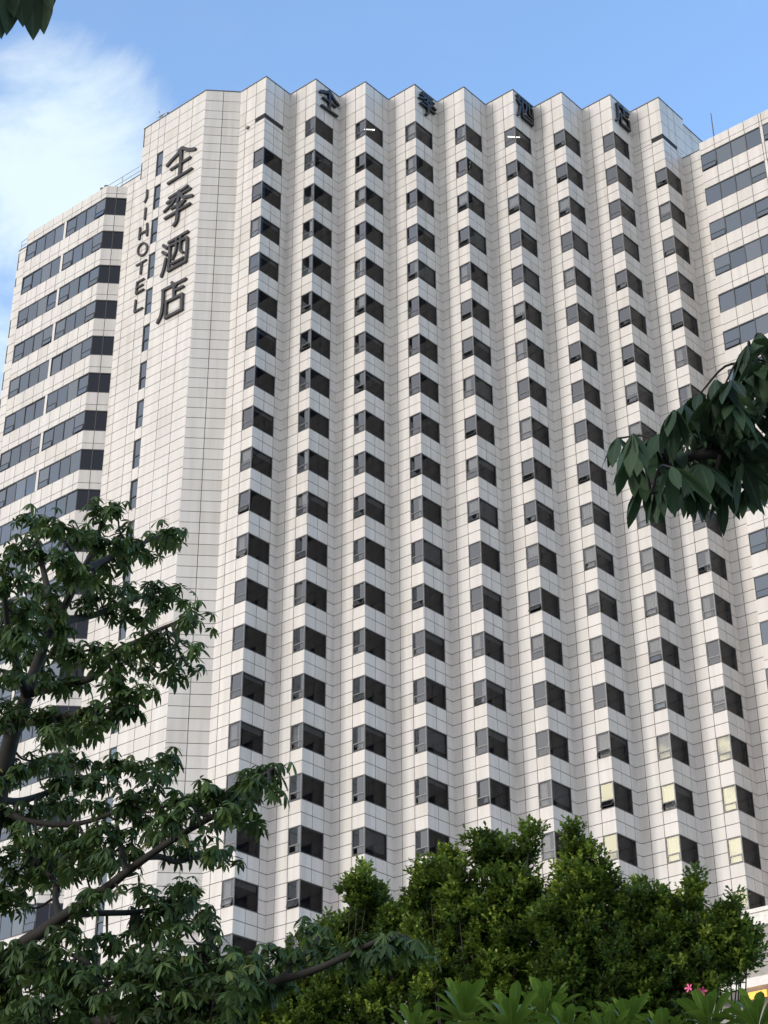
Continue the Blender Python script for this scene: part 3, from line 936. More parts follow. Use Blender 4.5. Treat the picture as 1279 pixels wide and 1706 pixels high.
for nm in 'JIHOTEL':
    g = MB(); strokes(g, LATIN[nm], 0.12)
    g.build('letter', MT['sign'], sl_, local=True)
words_ = ['first', 'second', 'third', 'fourth']
cl = {'quan': 'black Chinese character with a peaked roof stroke, leftmost of the four along the roof edge',
      'ji': 'black Chinese character of many crossing strokes, second from left along the roof edge',
      'jiu': 'black Chinese character with three dots beside a box, third from left along the roof edge',
      'dian': 'black Chinese character with a small box under a bracket, rightmost along the roof edge'}
for nm, i in (('quan', 1), ('ji', 3), ('jiu', 5), ('dian', 7)):
    P_ = np.array([q for s in CHARS[nm] for q in s[1]])
    lo, hi = P_.min(0), P_.max(0)
    sc = 1.92 / max(hi[0] - lo[0], (hi[1] - lo[1]) * 0.98)
    rc = RI[i] + UR * (0.36 if nm != 'dian' else 0.42)
    g = MB(); strokes(g, CHARS[nm], 0.20, sc, lo[0], lo[1], 1.12)
    o = link('roof_sign', g.mesh('roof_sign', MT['signblack']), None, (rc[0], rc[1], 4.50 + ZO), math.atan2(UR[1], UR[0]))
    tag(o, cl[nm], 'sign', 'black characters along the roof edge')

# ------------------------------------------------------------------ things on the roofs
p = TA + TU * 4.9 - TN * 0.3
dish = empty('satellite_dish', (p[0], p[1], ZT), 'small white satellite dish on the roof corner of the sign tower', 'dish')
g = MB(); g.tube([(p[0], p[1], ZT - 0.4), (p[0], p[1], ZT + 0.5)], [0.03, 0.03], 6); g.build('mast', MT['steel'], dish)
g = MB()
dn = unit((-0.55, -0.5, 0.45)); a_ = unit(np.cross(dn, (0, 0, 1))); b_ = np.cross(a_, dn)
cc = np.array([p[0], p[1], ZT + 0.55])
rings = []
for j in range(6):
    rr = 0.46 * j / 5
    rings.append([cc + dn * (rr * rr * 0.9) + rr * (math.cos(t) * a_ + math.sin(t) * b_) for t in np.linspace(0, 2 * math.pi, 17)[:-1]])
for j in range(5):
    for q in range(16):
        g.poly([rings[j][q], rings[j][(q + 1) % 16], rings[j + 1][(q + 1) % 16], rings[j + 1][q]])
g.build('reflector', MT['white'], dish)
g = MB(); g.tube([cc - b_ * 0.3 + dn * 0.1, cc + dn * 0.42], [0.018, 0.018], 5); g.box(cc + dn * 0.44, (0.09, 0.09, 0.09)); g.build('feed_arm', MT['steel'], dish)
p2 = TA + TU * 4.25 - TN * 0.3
g = MB(); g.tube([(p2[0], p2[1], ZT - .4), (p2[0], p2[1], ZT + 0.3)], [0.05, 0.05], 6); g.box((p2[0], p2[1], ZT + 0.33), (0.24, 0.3, 0.18)); g.box((p2[0] - .05, p2[1] - .18, ZT + 0.33), (0.16, 0.1, 0.1))
tag(g.build('floodlight', MT['coping']), 'small dark floodlight on the tower roof just right of the satellite dish', 'lamp')

g = MB(); p = TA + TU * 6.72 - TN * 0.25
g.tube([(p[0], p[1], 2.0 + ZO), (p[0], p[1], 5.1 + ZO)], [0.03, 0.012], 5)
tag(g.build('lightning_rod', MT['steel']), 'thin grey rod rising beside the sign tower from the left wing roof', 'rod')
g = MB(); p = R0 + RU * 2.94 - RN * 0.3
g.tube([(p[0], p[1], 1.9 + ZO), (p[0], p[1], 4.85 + ZO)], [0.05, 0.035], 6); g.tube([(p[0], p[1], 4.85 + ZO), (p[0], p[1], 5.0 + ZO)], [0.015, 0.01], 5)
tag(g.build('antenna_mast', MT['coping']), 'thin dark antenna mast standing on the right wing roof', 'antenna')


def railing(P, u, n, t0, t1, z0, z1, step, label):
    b = P + np.array(u) * t0
    r = empty('roof_railing', (b[0], b[1], z0), label, 'railing')
    g = MB()
    for z in (z1, (z0 + z1) / 2):
        a, c_ = P + np.array(u) * t0 - np.array(n) * .1, P + np.array(u) * t1 - np.array(n) * .1
        g.tube([(a[0], a[1], z), (c_[0], c_[1], z)], [0.025, 0.025], 6)
    g.build('rail', MT['steel'], r)
    t = t0
    while t <= t1 + 0.01:
        a = P + np.array(u) * t - np.array(n) * .1
        g = MB(); g.tube([(a[0], a[1], z0 - .1), (a[0], a[1], z1 + .02)], [0.03, 0.03], 6); g.build('post', MT['steel'], r)
        t += step


railing(TA, TU, TN, 6.62, 10.7, 2.31 + ZO, 3.30 + ZO, 2.04, 'thin metal railing on the left wing roof beside the sign tower')
railing(LD, TU, TN, 8.95, 9.65, 0.58 + ZO, 1.50 + ZO, 0.70, 'short metal railing on the low step at the far left roof end')
for t, lb in ((0.35, 'small dark roof lamp nearest the left wing corner, at the parapet edge'), (0.80, 'small dark roof lamp farther from the corner on the left wing parapet')):
    p = LD + TU * t - TN * 0.25
    g = MB(); g.tube([(p[0], p[1], 1.5 + ZO), (p[0], p[1], 1.95 + ZO)], [0.03, 0.03], 6); g.box((p[0], p[1], 2.0 + ZO), (0.3, 0.3, 0.12)); g.box((p[0], p[1], 2.1 + ZO), (0.2, 0.2, 0.1))
    tag(g.build('roof_lamp', MT['coping']), lb, 'lamp')

# ------------------------------------------------------------------ foliage
# leaf outlines: stations along the midrib, half width at each, 2 faces per step
T_LONG = ([0.0, 0.22, 0.55, 0.80, 1.0], [0.03, 0.34, 0.50, 0.36, 0.0])
T_SHORT = ([0.0, 0.45, 1.0], [0.04, 0.5, 0.0])
T_OBO = ([0.0, 0.25, 0.5, 0.72, 0.88, 1.0], [0.07, 0.25, 0.42, 0.50, 0.36, 0.0])


class Leaves:
    """many leaves in one mesh: each has a base point, a direction, an upper-side normal, a length and a width"""
    def __init__(self): self.O, self.D, self.N, self.L, self.W, self.T, self.S = [], [], [], [], [], [], []

    def add(self, o, d, n, l, w, tint, sag=0.15):
        self.O.append(o); self.D.append(d); self.N.append(n); self.L.append(l); self.W.append(w); self.T.append(tint); self.S.append(sag)

    def mesh(self, name, mat, shape, off, fold=0.22):
        O, D, Nn = np.array(self.O), np.array(self.D), np.array(self.N)
        Ln, W, S = np.array(self.L)[:, None], np.array(self.W)[:, None], np.array(self.S)[:, None]
        D = D / (np.linalg.norm(D, axis=1, keepdims=True) + 1e-9)
        B = np.cross(D, Nn); B /= (np.linalg.norm(B, axis=1, keepdims=True) + 1e-9)
        Nn = np.cross(B, D)
        st, hw = shape
        m = len(st); k = len(O)
        V = np.zeros((k, m * 3, 3))
        for i, (s, h) in enumerate(zip(st, hw)):
            mid = O + D * (s * Ln); mid[:, 2:3] -= S * s * s * Ln
            V[:, i * 3 + 1] = mid
            V[:, i * 3] = mid + B * (h * W) + Nn * (fold * h * W)
            V[:, i * 3 + 2] = mid - B * (h * W) + Nn * (fold * h * W)
        faces = []
        for i in range(m - 1):
            a = i * 3
            if hw[i + 1] == 0: faces += [(a, a + 1, a + 4), (a + 1, a + 2, a + 4)]
            else: faces += [(a, a + 1, a + 4, a + 3), (a + 1, a + 2, a + 5, a + 4)]
        F = [tuple(q + j * m * 3 for q in f) for j in range(k) for f in faces]
        me = bpy.data.meshes.new(name)
        me.from_pydata((V.reshape(-1, 3) - np.array(off)).tolist(), [], F)
        at_ = me.attributes.new('tint', 'FLOAT', 'FACE')
        at_.data.foreach_set('value', np.repeat(np.clip(np.array(self.T, dtype=np.float32), 0, 1), len(faces)))
        rb = me.attributes.new('rib', 'FLOAT', 'POINT')
        rb.data.foreach_set('value', np.tile(np.array([0, 1, 0], dtype=np.float32), k * m))
        me.polygons.foreach_set('use_smooth', np.ones(len(F), dtype=bool))
        me.materials.append(mat)
        me.update()
        return me


def rvec():
    v = rng.normal(size=3)
    return v / np.linalg.norm(v)


UPV = np.array([0, 0, 1.0])


def palmate(lv, c, axis, size, n=6, droop=0.7, spread=5.2, tint=0.5, wr=(0.34, 0.42)):
    """leaflets fanning from c; axis is the way the leaf's upper side faces, droop how far they hang"""
    axis = axis / np.linalg.norm(axis)
    a = np.cross(axis, UPV + 0.01 * rvec()); a /= np.linalg.norm(a) + 1e-9
    b = np.cross(axis, a)
    ph = rng.uniform(0, 6.28)
    for i in range(n):
        th = ph + spread * (i - (n - 1) / 2) / n + rng.normal(0, 0.10)
        rad = math.cos(th) * a + math.sin(th) * b
        dr = droop + rng.normal(0, 0.10)
        d = math.cos(dr) * rad - math.sin(dr) * axis * 0.6 - math.sin(dr) * UPV * 0.55
        nn = axis * math.cos(dr) + rad * math.sin(dr)
        mid = 1 - 0.35 * abs(i - (n - 1) / 2) / (n / 2)
        l = size * mid * rng.uniform(0.9, 1.12)
        lv.add(c + rad * 0.04 * size, d, nn, l, l * rng.uniform(*wr), tint + rng.normal(0, 0.06), rng.uniform(0.10, 0.3))


def tree_limb(mb, pts, r0_, r1_, sides=8):
    P = spline(pts, 5)
    rr = [r0_ + (r1_ - r0_) * i / (len(P) - 1) for i in range(len(P))]
    mb.tube(P, rr, sides)
    return P


# ---- the big palmate-leaved tree at the left
LT = 13.0
trunk_pts = [at(-75, 3150, 12.9), at(-70, 2500, 12.8), at(-55, 2000, 12.9), at(-45, 1700, 13.0), at(-25, 1450, 13.0), at(0, 1310, 13.0), at(20, 1225, 13.0), at(45, 1160, 13.0)]
trunk_pts[0][2] = -0.1
pt = empty('palmate_tree', (trunk_pts[0][0], trunk_pts[0][1], 0), 'tall tree with drooping hand-shaped leaves covering the lower left of the hotel', 'tree')
tk = MB()
skel = []
limbs = [
    (trunk_pts, 0.11, 0.05),
    ([trunk_pts[-1], at(53, 1130, 13), at(66, 1095, 13.1), at(84, 1048, 13.2), at(110, 1005, 13.2), at(138, 949, 13.2), at(158, 912, 13.3), at(169, 868, 13.3)], 0.048, 0.014),
    ([at(50, 1155, 13), at(84, 1147, 12.8), at(120, 1138, 12.6), at(158, 1126, 12.4), at(194, 1085, 12.3), at(230, 1068, 12.2), at(267, 1048, 12.2), at(318, 1028, 12.1)], 0.034, 0.011),
    ([at(100, 1035, 13.2), at(130, 1030, 13.5), at(158, 1024, 13.7), at(190, 1012, 13.9), at(214, 1003, 14), at(250, 990, 14.1), at(281, 982, 14.2)], 0.032, 0.010),
    ([at(45, 1160, 13), at(32, 1125, 12.8), at(25, 1098, 12.7), at(14, 1050, 12.5), at(8, 1000, 12.4), at(6, 950, 12.3)], 0.04, 0.014),
    ([at(84, 1048, 13.2), at(80, 990, 13.5), at(70, 941, 13.8), at(62, 900, 14), at(58, 868, 14.1)], 0.032, 0.010),
    ([at(110, 1005, 13.2), at(128, 960, 12.9), at(125, 930, 12.7), at(104, 895, 12.5)], 0.026, 0.010),
    ([at(138, 949, 13.2), at(180, 930, 13.6), at(215, 915, 13.9), at(250, 900, 14.2), at(282, 885, 14.4)], 0.026, 0.009),
    ([at(158, 912, 13.3), at(180, 905, 13.1), at(205, 895, 12.9)], 0.02, 0.008),
    ([at(37, 1200, 13), at(70, 1203, 12.6), at(93, 1196, 12.4), at(130, 1188, 12.2), at(158, 1180, 12.0), at(222, 1177, 11.8)], 0.034, 0.010),
    ([at(-45, 1700, 13), at(20, 1590, 12.6), at(70, 1552, 12.4), at(101, 1529, 12.3), at(133, 1509, 12.2), at(178, 1479, 12.1), at(208, 1455, 12.0), at(246, 1427, 11.9), at(302, 1390, 11.7), at(371, 1350, 11.5), at(415, 1308, 11.4), at(456, 1280, 11.3)], 0.05, 0.010),
    ([at(246, 1427, 11.9), at(270, 1428, 12.0), at(293, 1436, 12.1), at(325, 1428, 12.2), at(350, 1422, 12.3), at(372, 1425, 12.3)], 0.024, 0.009),
    ([at(210, 1452, 12.0), at(204, 1425, 12.1), at(200, 1400, 12.3), at(190, 1350, 12.6)], 0.024, 0.010),
    ([at(101, 1529, 12.3), at(92, 1500, 12.5), at(92, 1470, 12.7), at(60, 1430, 13), at(40, 1380, 13.2)], 0.028, 0.010),
    ([at(101, 1529, 12.3), at(150, 1522, 12.6), at(220, 1520, 12.8), at(260, 1512, 13), at(300, 1490, 13.1), at(325, 1478, 13.2)], 0.026, 0.009),
    ([at(-5, 1330, 13), at(30, 1335, 13.3), at(80, 1320, 13.7), at(140, 1295, 14), at(200, 1285, 14.2), at(275, 1268, 14.4)], 0.03, 0.009),
    ([at(0, 1350, 13), at(60, 1370, 12.8), at(130, 1372, 12.6), at(200, 1350, 12.4), at(250, 1330, 12.3)], 0.028, 0.009),
    ([at(-55, 1900, 12.9), at(60, 1745, 11.9), at(180, 1700, 11.5), at(293, 1672, 11.2), at(395, 1655, 11.0), at(460, 1635, 10.9), at(517, 1618, 10.8), at(566, 1598, 10.7), at(647, 1560, 10.6), at(680, 1562, 10.6)], 0.05, 0.010),
    ([at(293, 1672, 11.2), at(310, 1625, 11.4), at(330, 1585, 11.6), at(360, 1560, 11.7)], 0.03, 0.010),
    ([at(180, 1700, 11.5), at(170, 1650, 11.8), at(140, 1600, 12.1), at(60, 1575, 12.4)], 0.032, 0.010),
    ([at(460, 1635, 10.9), at(500, 1600, 11.1), at(530, 1562, 11.2)], 0.02, 0.008),
]
for pts, a_, b_ in limbs:
    skel += tree_limb(tk, pts, a_, b_)
skel = np.array(skel)
clumps = """175 848 195 853 160 855 60 868 45 858 95 872 130 892 150 897 200 892 195 907 230 902 270 892 240 917 285 884 185 927 165 932 205 932 20 922 40 917 5 947 75 922 110 932 120 947
35 962 10 972 60 977 85 982 155 957 165 967 165 987 190 987 220 987 240 977 280 985 293 992 260 982 185 1012 215 1017 245 1022 150 1002 120 987 90 1007 50 1012 20 1012 60 1042 30 1052 0 1042 100 1037
330 1025 312 1030 300 1070 322 1082 250 1057 270 1062 235 1072 210 1077 190 1082 160 1077 260 1087 280 1097 312 1110 295 1107 250 1112 220 1107 195 1117 170 1102 130 1082 110 1087 80 1092 55 1082 15 1082 120 1132
140 1132 85 1137 200 1137 215 1152 240 1147 20 1122 0 1142 15 1182 35 1177 75 1192 100 1202 120 1197 140 1187 160 1187 195 1182 215 1182 90 1222 110 1217 165 1202 0 1202
60 1267 90 1267 120 1257 140 1267 170 1272 195 1267 230 1272 270 1266 285 1262 30 1282 10 1292 100 1297 130 1297 160 1302 190 1302 250 1287 215 1332 240 1322 265 1312 200 1352 230 1352 250 1367 180 1342 150 1332 120 1332 90 1337 60 1342 30 1347 5 1352
30 1382 60 1387 90 1392 120 1382 150 1387 175 1377 205 1387 130 1412 100 1422 70 1422 40 1417 10 1412 160 1412 190 1402 140 1442 110 1447 80 1452 20 1452 50 1452 5 1482 30 1492 170 1432
275 1342 290 1337 310 1332 335 1322 350 1312 360 1322 380 1332 395 1312 420 1302 440 1287 455 1282 450 1307 300 1357 285 1372 265 1387 330 1347 380 1357 410 1357 425 1362 360 1372 310 1402 330 1412 350 1422 370 1422 300 1417 225 1412 185 1422 205 1442
150 1492 170 1492 215 1482 250 1492 270 1497 300 1482 330 1482 310 1472 270 1512 240 1522 320 1502 340 1522 290 1532 310 1547 350 1552 370 1572 260 1552 230 1542 140 1507 115 1547 80 1562 60 1572 30 1577 10 1592 100 1582 140 1572 180 1562 210 1572 250 1582 290 1582 330 1587 380 1597 420 1592 450 1582 480 1592 400 1622 440 1612
500 1602 530 1562 550 1572 520 1592 560 1592 590 1582 620 1572 650 1562 670 1577 690 1582 640 1592 600 1602 510 1547"""
cl = np.array([float(v) for v in clumps.split()]).reshape(-1, 2)
extra = []
for _ in range(165):
    x = rng.uniform(-20, 400); y = rng.uniform(1585, 1725)
    extra.append((x, y))
for x_, y_ in list(cl):
    if y_ < 1560 and x_ < 330 and rng.random() < 0.30: extra.append((x_ + rng.normal(0, 9), y_ + rng.normal(4, 7)))
    if x_ < 135 and y_ > 890 and rng.random() < 0.55: extra.append((x_ + rng.normal(0, 12), y_ + rng.normal(4, 10)))
for _ in range(14): extra.append((rng.uniform(380, 470), rng.uniform(1625, 1660)))
cl = np.vstack([cl, np.array(extra)])
skpx = []
lv = Leaves()
for x, y in cl:
    # hang the clump on the limb nearest to its line of sight
    d = FWD + (x - PW / 2) / F_PX * RIGHT - (y - PH / 2) / F_PX * UP
    d = d / np.linalg.norm(d)
    rel = skel - CAM
    al = rel @ d
    perp = np.linalg.norm(rel - al[:, None] * d, axis=1)
    j = int(np.argmin(perp + 0.08 * np.abs(rng.normal(size=len(perp)))))
    dist = al[j] + rng.normal(0, 0.30)
    c = CAM + d * dist
    s = skel[j]
    if np.linalg.norm(c - s) > 0.08:
        m_ = (c + s) / 2 + np.array([0, 0, -0.05])
        tk.tube(spline([s, m_, c], 3), np.linspace(0.011, 0.005, 7), 5)
    tbase = rng.uniform(0.15, 0.75)
    for q in range(int(rng.integers(6, 12))):
        h = rvec() * np.array([1, 1, 0.5])
        o = c + h * rng.uniform(0.02, 0.17)
        ax = UPV * 1.0 + h * 0.9 + 0.25 * rvec()
        palmate(lv, o, ax, rng.uniform(0.070, 0.108), int(rng.integers(5, 9)), rng.uniform(0.22, 0.75), 5.4, tbase + rng.normal(0, 0.14), (0.28, 0.36))
tk.build('trunk', MT['bark'], pt, smooth=True)
link('crown', lv.mesh('crown', MT['palm_leaf'], T_LONG, base_of(pt)), pt)

# ---- the near branch reaching in from the right
nb = MB(); lv = Leaves()
root = at(1560, 900, 4.9)
bt = empty('overhanging_tree', (root[0] + 0.5, root[1] + 0.2, 0), 'near tree whose big dark hand-shaped leaves reach in from the right edge', 'tree')
tb = base_of(bt)
P = tree_limb(nb, [tb + np.array([0, 0, -0.1]), tb + np.array([0.03, 0, 1.6]), tb + np.array([-0.05, -0.05, 3.0]), tb + np.array([0.02, 0.05, 5.2])], 0.13, 0.06, 10)
limb = tree_limb(nb, [tb + np.array([-0.03, -0.03, 2.6]), at(1430, 820, 4.6), at(1340, 765, 4.4), at(1279, 757, 4.3), at(1230, 760, 4.25), at(1180, 755, 4.2), at(1140, 765, 4.2), at(1112, 778, 4.15)], 0.035, 0.006)
limb2 = tree_limb(nb, [at(1350, 770, 4.4), at(1310, 690, 4.4), at(1280, 640, 4.35), at(1255, 605, 4.3)], 0.02, 0.005)
limb3 = tree_limb(nb, [at(1300, 760, 4.35), at(1262, 790, 4.3), at(1238, 812, 4.25)], 0.009, 0.004)
limb4 = tree_limb(nb, [at(1200, 757, 4.2), at(1190, 790, 4.2), at(1150, 812, 4.15), at(1085, 822, 4.1)], 0.008, 0.003)
sk = np.array(limb + limb2 + limb3 + limb4)
near = [(1030, 752, 0), (1055, 745, 0), (1079, 756, 0), (1100, 746, 1), (1124, 706, 0), (1140, 698, 0), (1166, 678, 0), (1192, 656, 0), (1208, 662, 1), (1234, 632, 0), (1258, 628, 0), (1246, 598, 0), (1268, 578, 0), (1284, 600, 1), (1250, 706, 1), (1232, 700, 1), (1189, 780, 2), (1200, 762, 1),
        (1118, 800, 0), (1072, 830, 0), (1050, 786, 0), (1096, 826, 0), (1143, 828, 0), (1178, 818, 0), (1204, 836, 0), (1236, 792, 1), (1252, 775, 1), (1243, 836, 0), (1266, 815, 0), (1155, 745, 1), (1214, 742, 1), (1236, 757, 1), (1262, 745, 1), (1180, 722, 1), (1212, 708, 1), (1144, 768, 2), (1285, 700, 1), (1290, 660, 0), (1282, 775, 1), (1165, 795, 1), (1125, 772, 0), (1222, 690, 1), (1270, 680, 1), (1195, 800, 1), (1210, 725, 2), (1300, 730, 1), (1160, 712, 1), (1186, 690, 1), (1255, 650, 1), (1278, 625, 1), (1222, 815, 1)]
for x, y, mode in near:
    c = at(x, y - 22, 4.22 + rng.normal(0, 0.10))
    j = int(np.argmin(np.linalg.norm(sk - c, axis=1)))
    s = sk[j]
    nb.tube(spline([s, (s + c) / 2 + np.array([0, 0, 0.035]), c], 4), np.linspace(0.004, 0.0022, 9), 5)
    back = unit(CAM - c)
    if mode == 0: ax, dr = UPV + 0.3 * rvec() + 0.35 * back, rng.uniform(0.9, 1.15)
    elif mode == 1: ax, dr = UPV + 0.5 * rvec() + 0.2 * back, rng.uniform(0.5, 0.9)
    else: ax, dr = back + 0.5 * UPV + 0.2 * rvec(), 0.35
    palmate(lv, c, ax, rng.uniform(0.082, 0.112), int(rng.integers(5, 8)), dr, 5.3, rng.uniform(0.1, 0.8))
    if mode != 2 and rng.random() < 0.08:
        c2 = c + rvec() * 0.045 + np.array([0, 0, -0.02])
        nb.tube([s, c2], [0.003, 0.002], 4)
        palmate(lv, c2, UPV + 0.6 * rvec() + 0.25 * back, rng.uniform(0.08, 0.11), int(rng.integers(5, 8)), rng.uniform(0.6, 1.1), 5.3, rng.uniform(0.0, 0.7))
# the rest of that tree's head, above and to the right of the view
for _ in range(120):
    c = tb + np.array([rng.normal(0.3, 0.7), rng.normal(0.1, 0.8), rng.uniform(4.2, 5.8)])
    px = (c - CAM); zc = px @ FWD
    X = PW / 2 + F_PX * (px @ RIGHT) / zc
    if X < 1420: continue
    nb.tube([tb + np.array([0, 0, min(5.1, c[2] - 0.2)]), c], [0.008, 0.004], 5)
    for q in range(3): palmate(lv, c + 0.1 * rvec(), UPV + 0.4 * rvec(), rng.uniform(0.12, 0.16), 6, rng.uniform(0.6, 1.0), 5.3, rng.uniform(0.1, 0.8))
nb.build('trunk', MT['bark'], bt, smooth=True)
link('crown', lv.mesh('crown', MT['near_leaf'], ([0, .12, .3, .52, .72, .88, 1], [.03, .2, .42, .5, .40, .2, 0]), base_of(bt), 0.16), bt)

# ---- leaf tips hanging in at the top left, from a tree that stands left of the view
nb = MB(); lv = Leaves()
root = at(-330, 300, 4.6)
ct = empty('overhanging_tree', (root[0], root[1], 0), 'tree out of view at left whose few dark leaf tips hang into the top corner', 'tree')
tb = base_of(ct)
tree_limb(nb, [tb + np.array([0, 0, -0.1]), tb + np.array([0.02, 0.02, 2.2]), tb + np.array([-0.04, 0, 4.2]), tb + np.array([0, 0, 5.6])], 0.12, 0.05, 10)
lb = tree_limb(nb, [tb + np.array([-0.04, 0, 4.2]), at(-200, -40, 4.4), at(-80, -110, 4.2), at(20, -120, 4.1), at(60, -105, 4.1)], 0.03, 0.006)
for x, y, tip in ((-12, -60, (2, 66)), (22, -70, (10, 60)), (30, -75, (38, 46)), (52, -62, (55, 68)), (70, -60, (73, 58)), (-30, -50, (-24, 52)), (80, -60, (84, 20)), (10, -70, (24, 30))):
    o = at(x, y, 4.1); e = at(tip[0], tip[1], 4.06)
    back = unit(CAM - o)
    l = np.linalg.norm(e - o)
    lv.add(o, e - o, back + 0.5 * rvec(), l, l * 0.37, rng.uniform(0.2, 0.5), 0.0)
    s = lb[int(np.argmin([np.linalg.norm(q - o) for q in lb]))]
    nb.tube([s, o], [0.004, 0.003], 5)
for _ in range(40):
    c = tb + np.array([rng.normal(-0.2, 0.6), rng.normal(0, 0.7), rng.uniform(4.3, 6.0)])
    px = (c - CAM); zc = px @ FWD
    X = PW / 2 + F_PX * (px @ RIGHT) / zc
    if X > -140: continue
    nb.tube([tb + np.array([0, 0, min(5.4, c[2] - 0.2)]), c], [0.008, 0.004], 5)
    for q in range(3): palmate(lv, c + 0.1 * rvec(), UPV + 0.4 * rvec(), rng.uniform(0.12, 0.16), 6, rng.uniform(0.6, 1.0), 5.3, rng.uniform(0.1, 0.8))
nb.build('trunk', MT['bark'], ct, smooth=True)
link('crown', lv.mesh('crown', MT['near_leaf'], ([0, .12, .3, .52, .72, .88, 1], [.03, .2, .42, .5, .40, .2, 0]), base_of(ct), 0.16), ct)


# ---- small-leaved fig trees in front of the hotel
def fig_tree(label, blobs, dist, foot, n_per=1.0, spires=()):
    """blobs: (px, py, radius px, depth shift m); leaves grow in short sprigs over each lobe and thin out inside"""
    b0 = at(foot, 1600, dist)
    r = empty('fig_tree', (b0[0], b0[1], 0), label, 'tree', 'small-leaved fig trees before the hotel')
    tk_ = MB(); lv_ = Leaves()
    hub = np.array([b0[0], b0[1], b0[2] * 0.45])
    tree_limb(tk_, [np.array([b0[0], b0[1], -0.1]), np.array([b0[0] + 0.1, b0[1], hub[2] * 0.5]), hub], 0.26, 0.18, 10)
    low_ = [(foot + dx, 1775 + 15 * (k % 2), 70, -.3 + .5 * (k % 2)) for k, dx in enumerate((-95, -30, 35, 95))]
    for x, y, rp, dz in list(blobs) + low_ + [(x_ + 8, y_ - 6, r_ * 1.15, d_ + 1.0) for x_, y_, r_, d_ in blobs if y_ > 1500 and r_ > 26]:
        c = at(x, y, dist + dz)
        R_ = 1.14 * rp / F_PX * (dist + dz)
        mid = (hub + c) / 2 + 0.4 * rvec()
        limb_ = spline([hub, mid, c], 5)
        tk_.tube(limb_, np.linspace(0.026, 0.009, len(limb_)), 6)
        # sub-lobes give the uneven, clumped outline
        subs = max(6, int(38 * n_per * (R_ / 0.5) ** 1.6))
        tb_ = rng.uniform(0.2, 0.55)
        for q in range(subs):
            v = rvec()
            fr_ = rng.uniform(0.2, 0.95)
            sc_ = c + v * np.array([1, 1, 0.95]) * R_ * fr_
            tk_.tube([c + (sc_ - c) * 0.15, sc_], [0.007, 0.003], 4, cap=False)
            sr = rng.uniform(0.13, 0.22)
            tl = tb_ + rng.normal(0, 0.26) + 0.45 * (fr_ - 0.65)        # light outside and shade inside the crown, put into the leaf tint
            for w in range(int(rng.integers(11, 17))):            # sprigs
                g_ = rvec(); g_[2] = abs(g_[2]) * 0.8 + g_[2] * 0.2 + 0.25
                g_ += 0.5 * v
                g_ = g_ / np.linalg.norm(g_)
                s0 = sc_ + rvec() * sr * 0.55
                ln = rng.uniform(0.09, 0.17)
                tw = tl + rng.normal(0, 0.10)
                for m_ in range(6):
                    f_ = (m_ + 0.4) / 6
                    o = s0 + g_ * ln * f_
                    side = rvec(); side -= g_ * (side @ g_)
                    d = side * (1.0 - 0.75 * f_) + g_ * (0.25 + f_)
                    lv_.add(o, d, g_ + 0.5 * side + 0.3 * UPV, rng.uniform(0.055, 0.080), rng.uniform(0.042, 0.058), tw + 0.26 * (f_ - 0.35) + rng.normal(0, 0.05), 0.1)  # tint also brightens towards the sprig tips, as if lit
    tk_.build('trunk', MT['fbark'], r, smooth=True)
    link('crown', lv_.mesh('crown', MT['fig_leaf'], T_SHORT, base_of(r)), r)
    return len(lv_.O)


nl = 0
nl += fig_tree('dark bushy fig tree left of the others, half hidden behind the drooping palmate branch',
         [(600, 1468, 22, 0), (585, 1492, 22, 0), (612, 1490, 18, 0), (640, 1510, 26, .3), (610, 1530, 30, .5), (660, 1528, 22, 0), (570, 1560, 34, .5), (640, 1570, 40, 0), (520, 1610, 42, .3), (590, 1620, 48, 0), (660, 1630, 48, -.3), (480, 1650, 40, 0), (540, 1670, 46, -.3), (620, 1690, 50, -.5), (450, 1695, 40, 0), (500, 1710, 40, -.4), (400, 1700, 30, .3)], 31.0, 560)
nl += fig_tree('broad fig tree with a billowing crown, second from left, tallest at its right side',
         [(715, 1462, 28, 0), (752, 1432, 20, 0), (740, 1450, 22, .2), (700, 1492, 32, 0), (760, 1480, 40, -.3), (800, 1420, 28, 0), (795, 1398, 14, 0), (830, 1435, 40, .2), (872, 1442, 26, .3), (884, 1392, 15, 0), (880, 1412, 18, 0), (840, 1490, 50, -.4), (884, 1490, 33, 0), (780, 1530, 52, -.4), (720, 1550, 46, 0), (850, 1560, 56, -.6), (740, 1610, 54, -.3), (820, 1630, 58, -.6), (880, 1620, 46, -.3), (720, 1675, 50, -.3), (800, 1700, 56, -.6), (870, 1690, 48, -.4)], 30.0, 800)
nl += fig_tree('fig tree rising to a pointed top in the middle of the row',
         [(955, 1388, 13, 0), (954, 1408, 18, 0), (972, 1428, 24, 0), (952, 1446, 20, 0), (997, 1456, 26, 0), (968, 1472, 34, -.3), (1008, 1488, 26, 0), (950, 1505, 34, -.3), (930, 1530, 50, -.4), (985, 1540, 46, -.3), (940, 1590, 52, -.5), (1000, 1600, 50, -.4), (930, 1650, 52, -.5), (990, 1660, 50, -.5), (950, 1700, 50, -.6)], 29.2, 965)
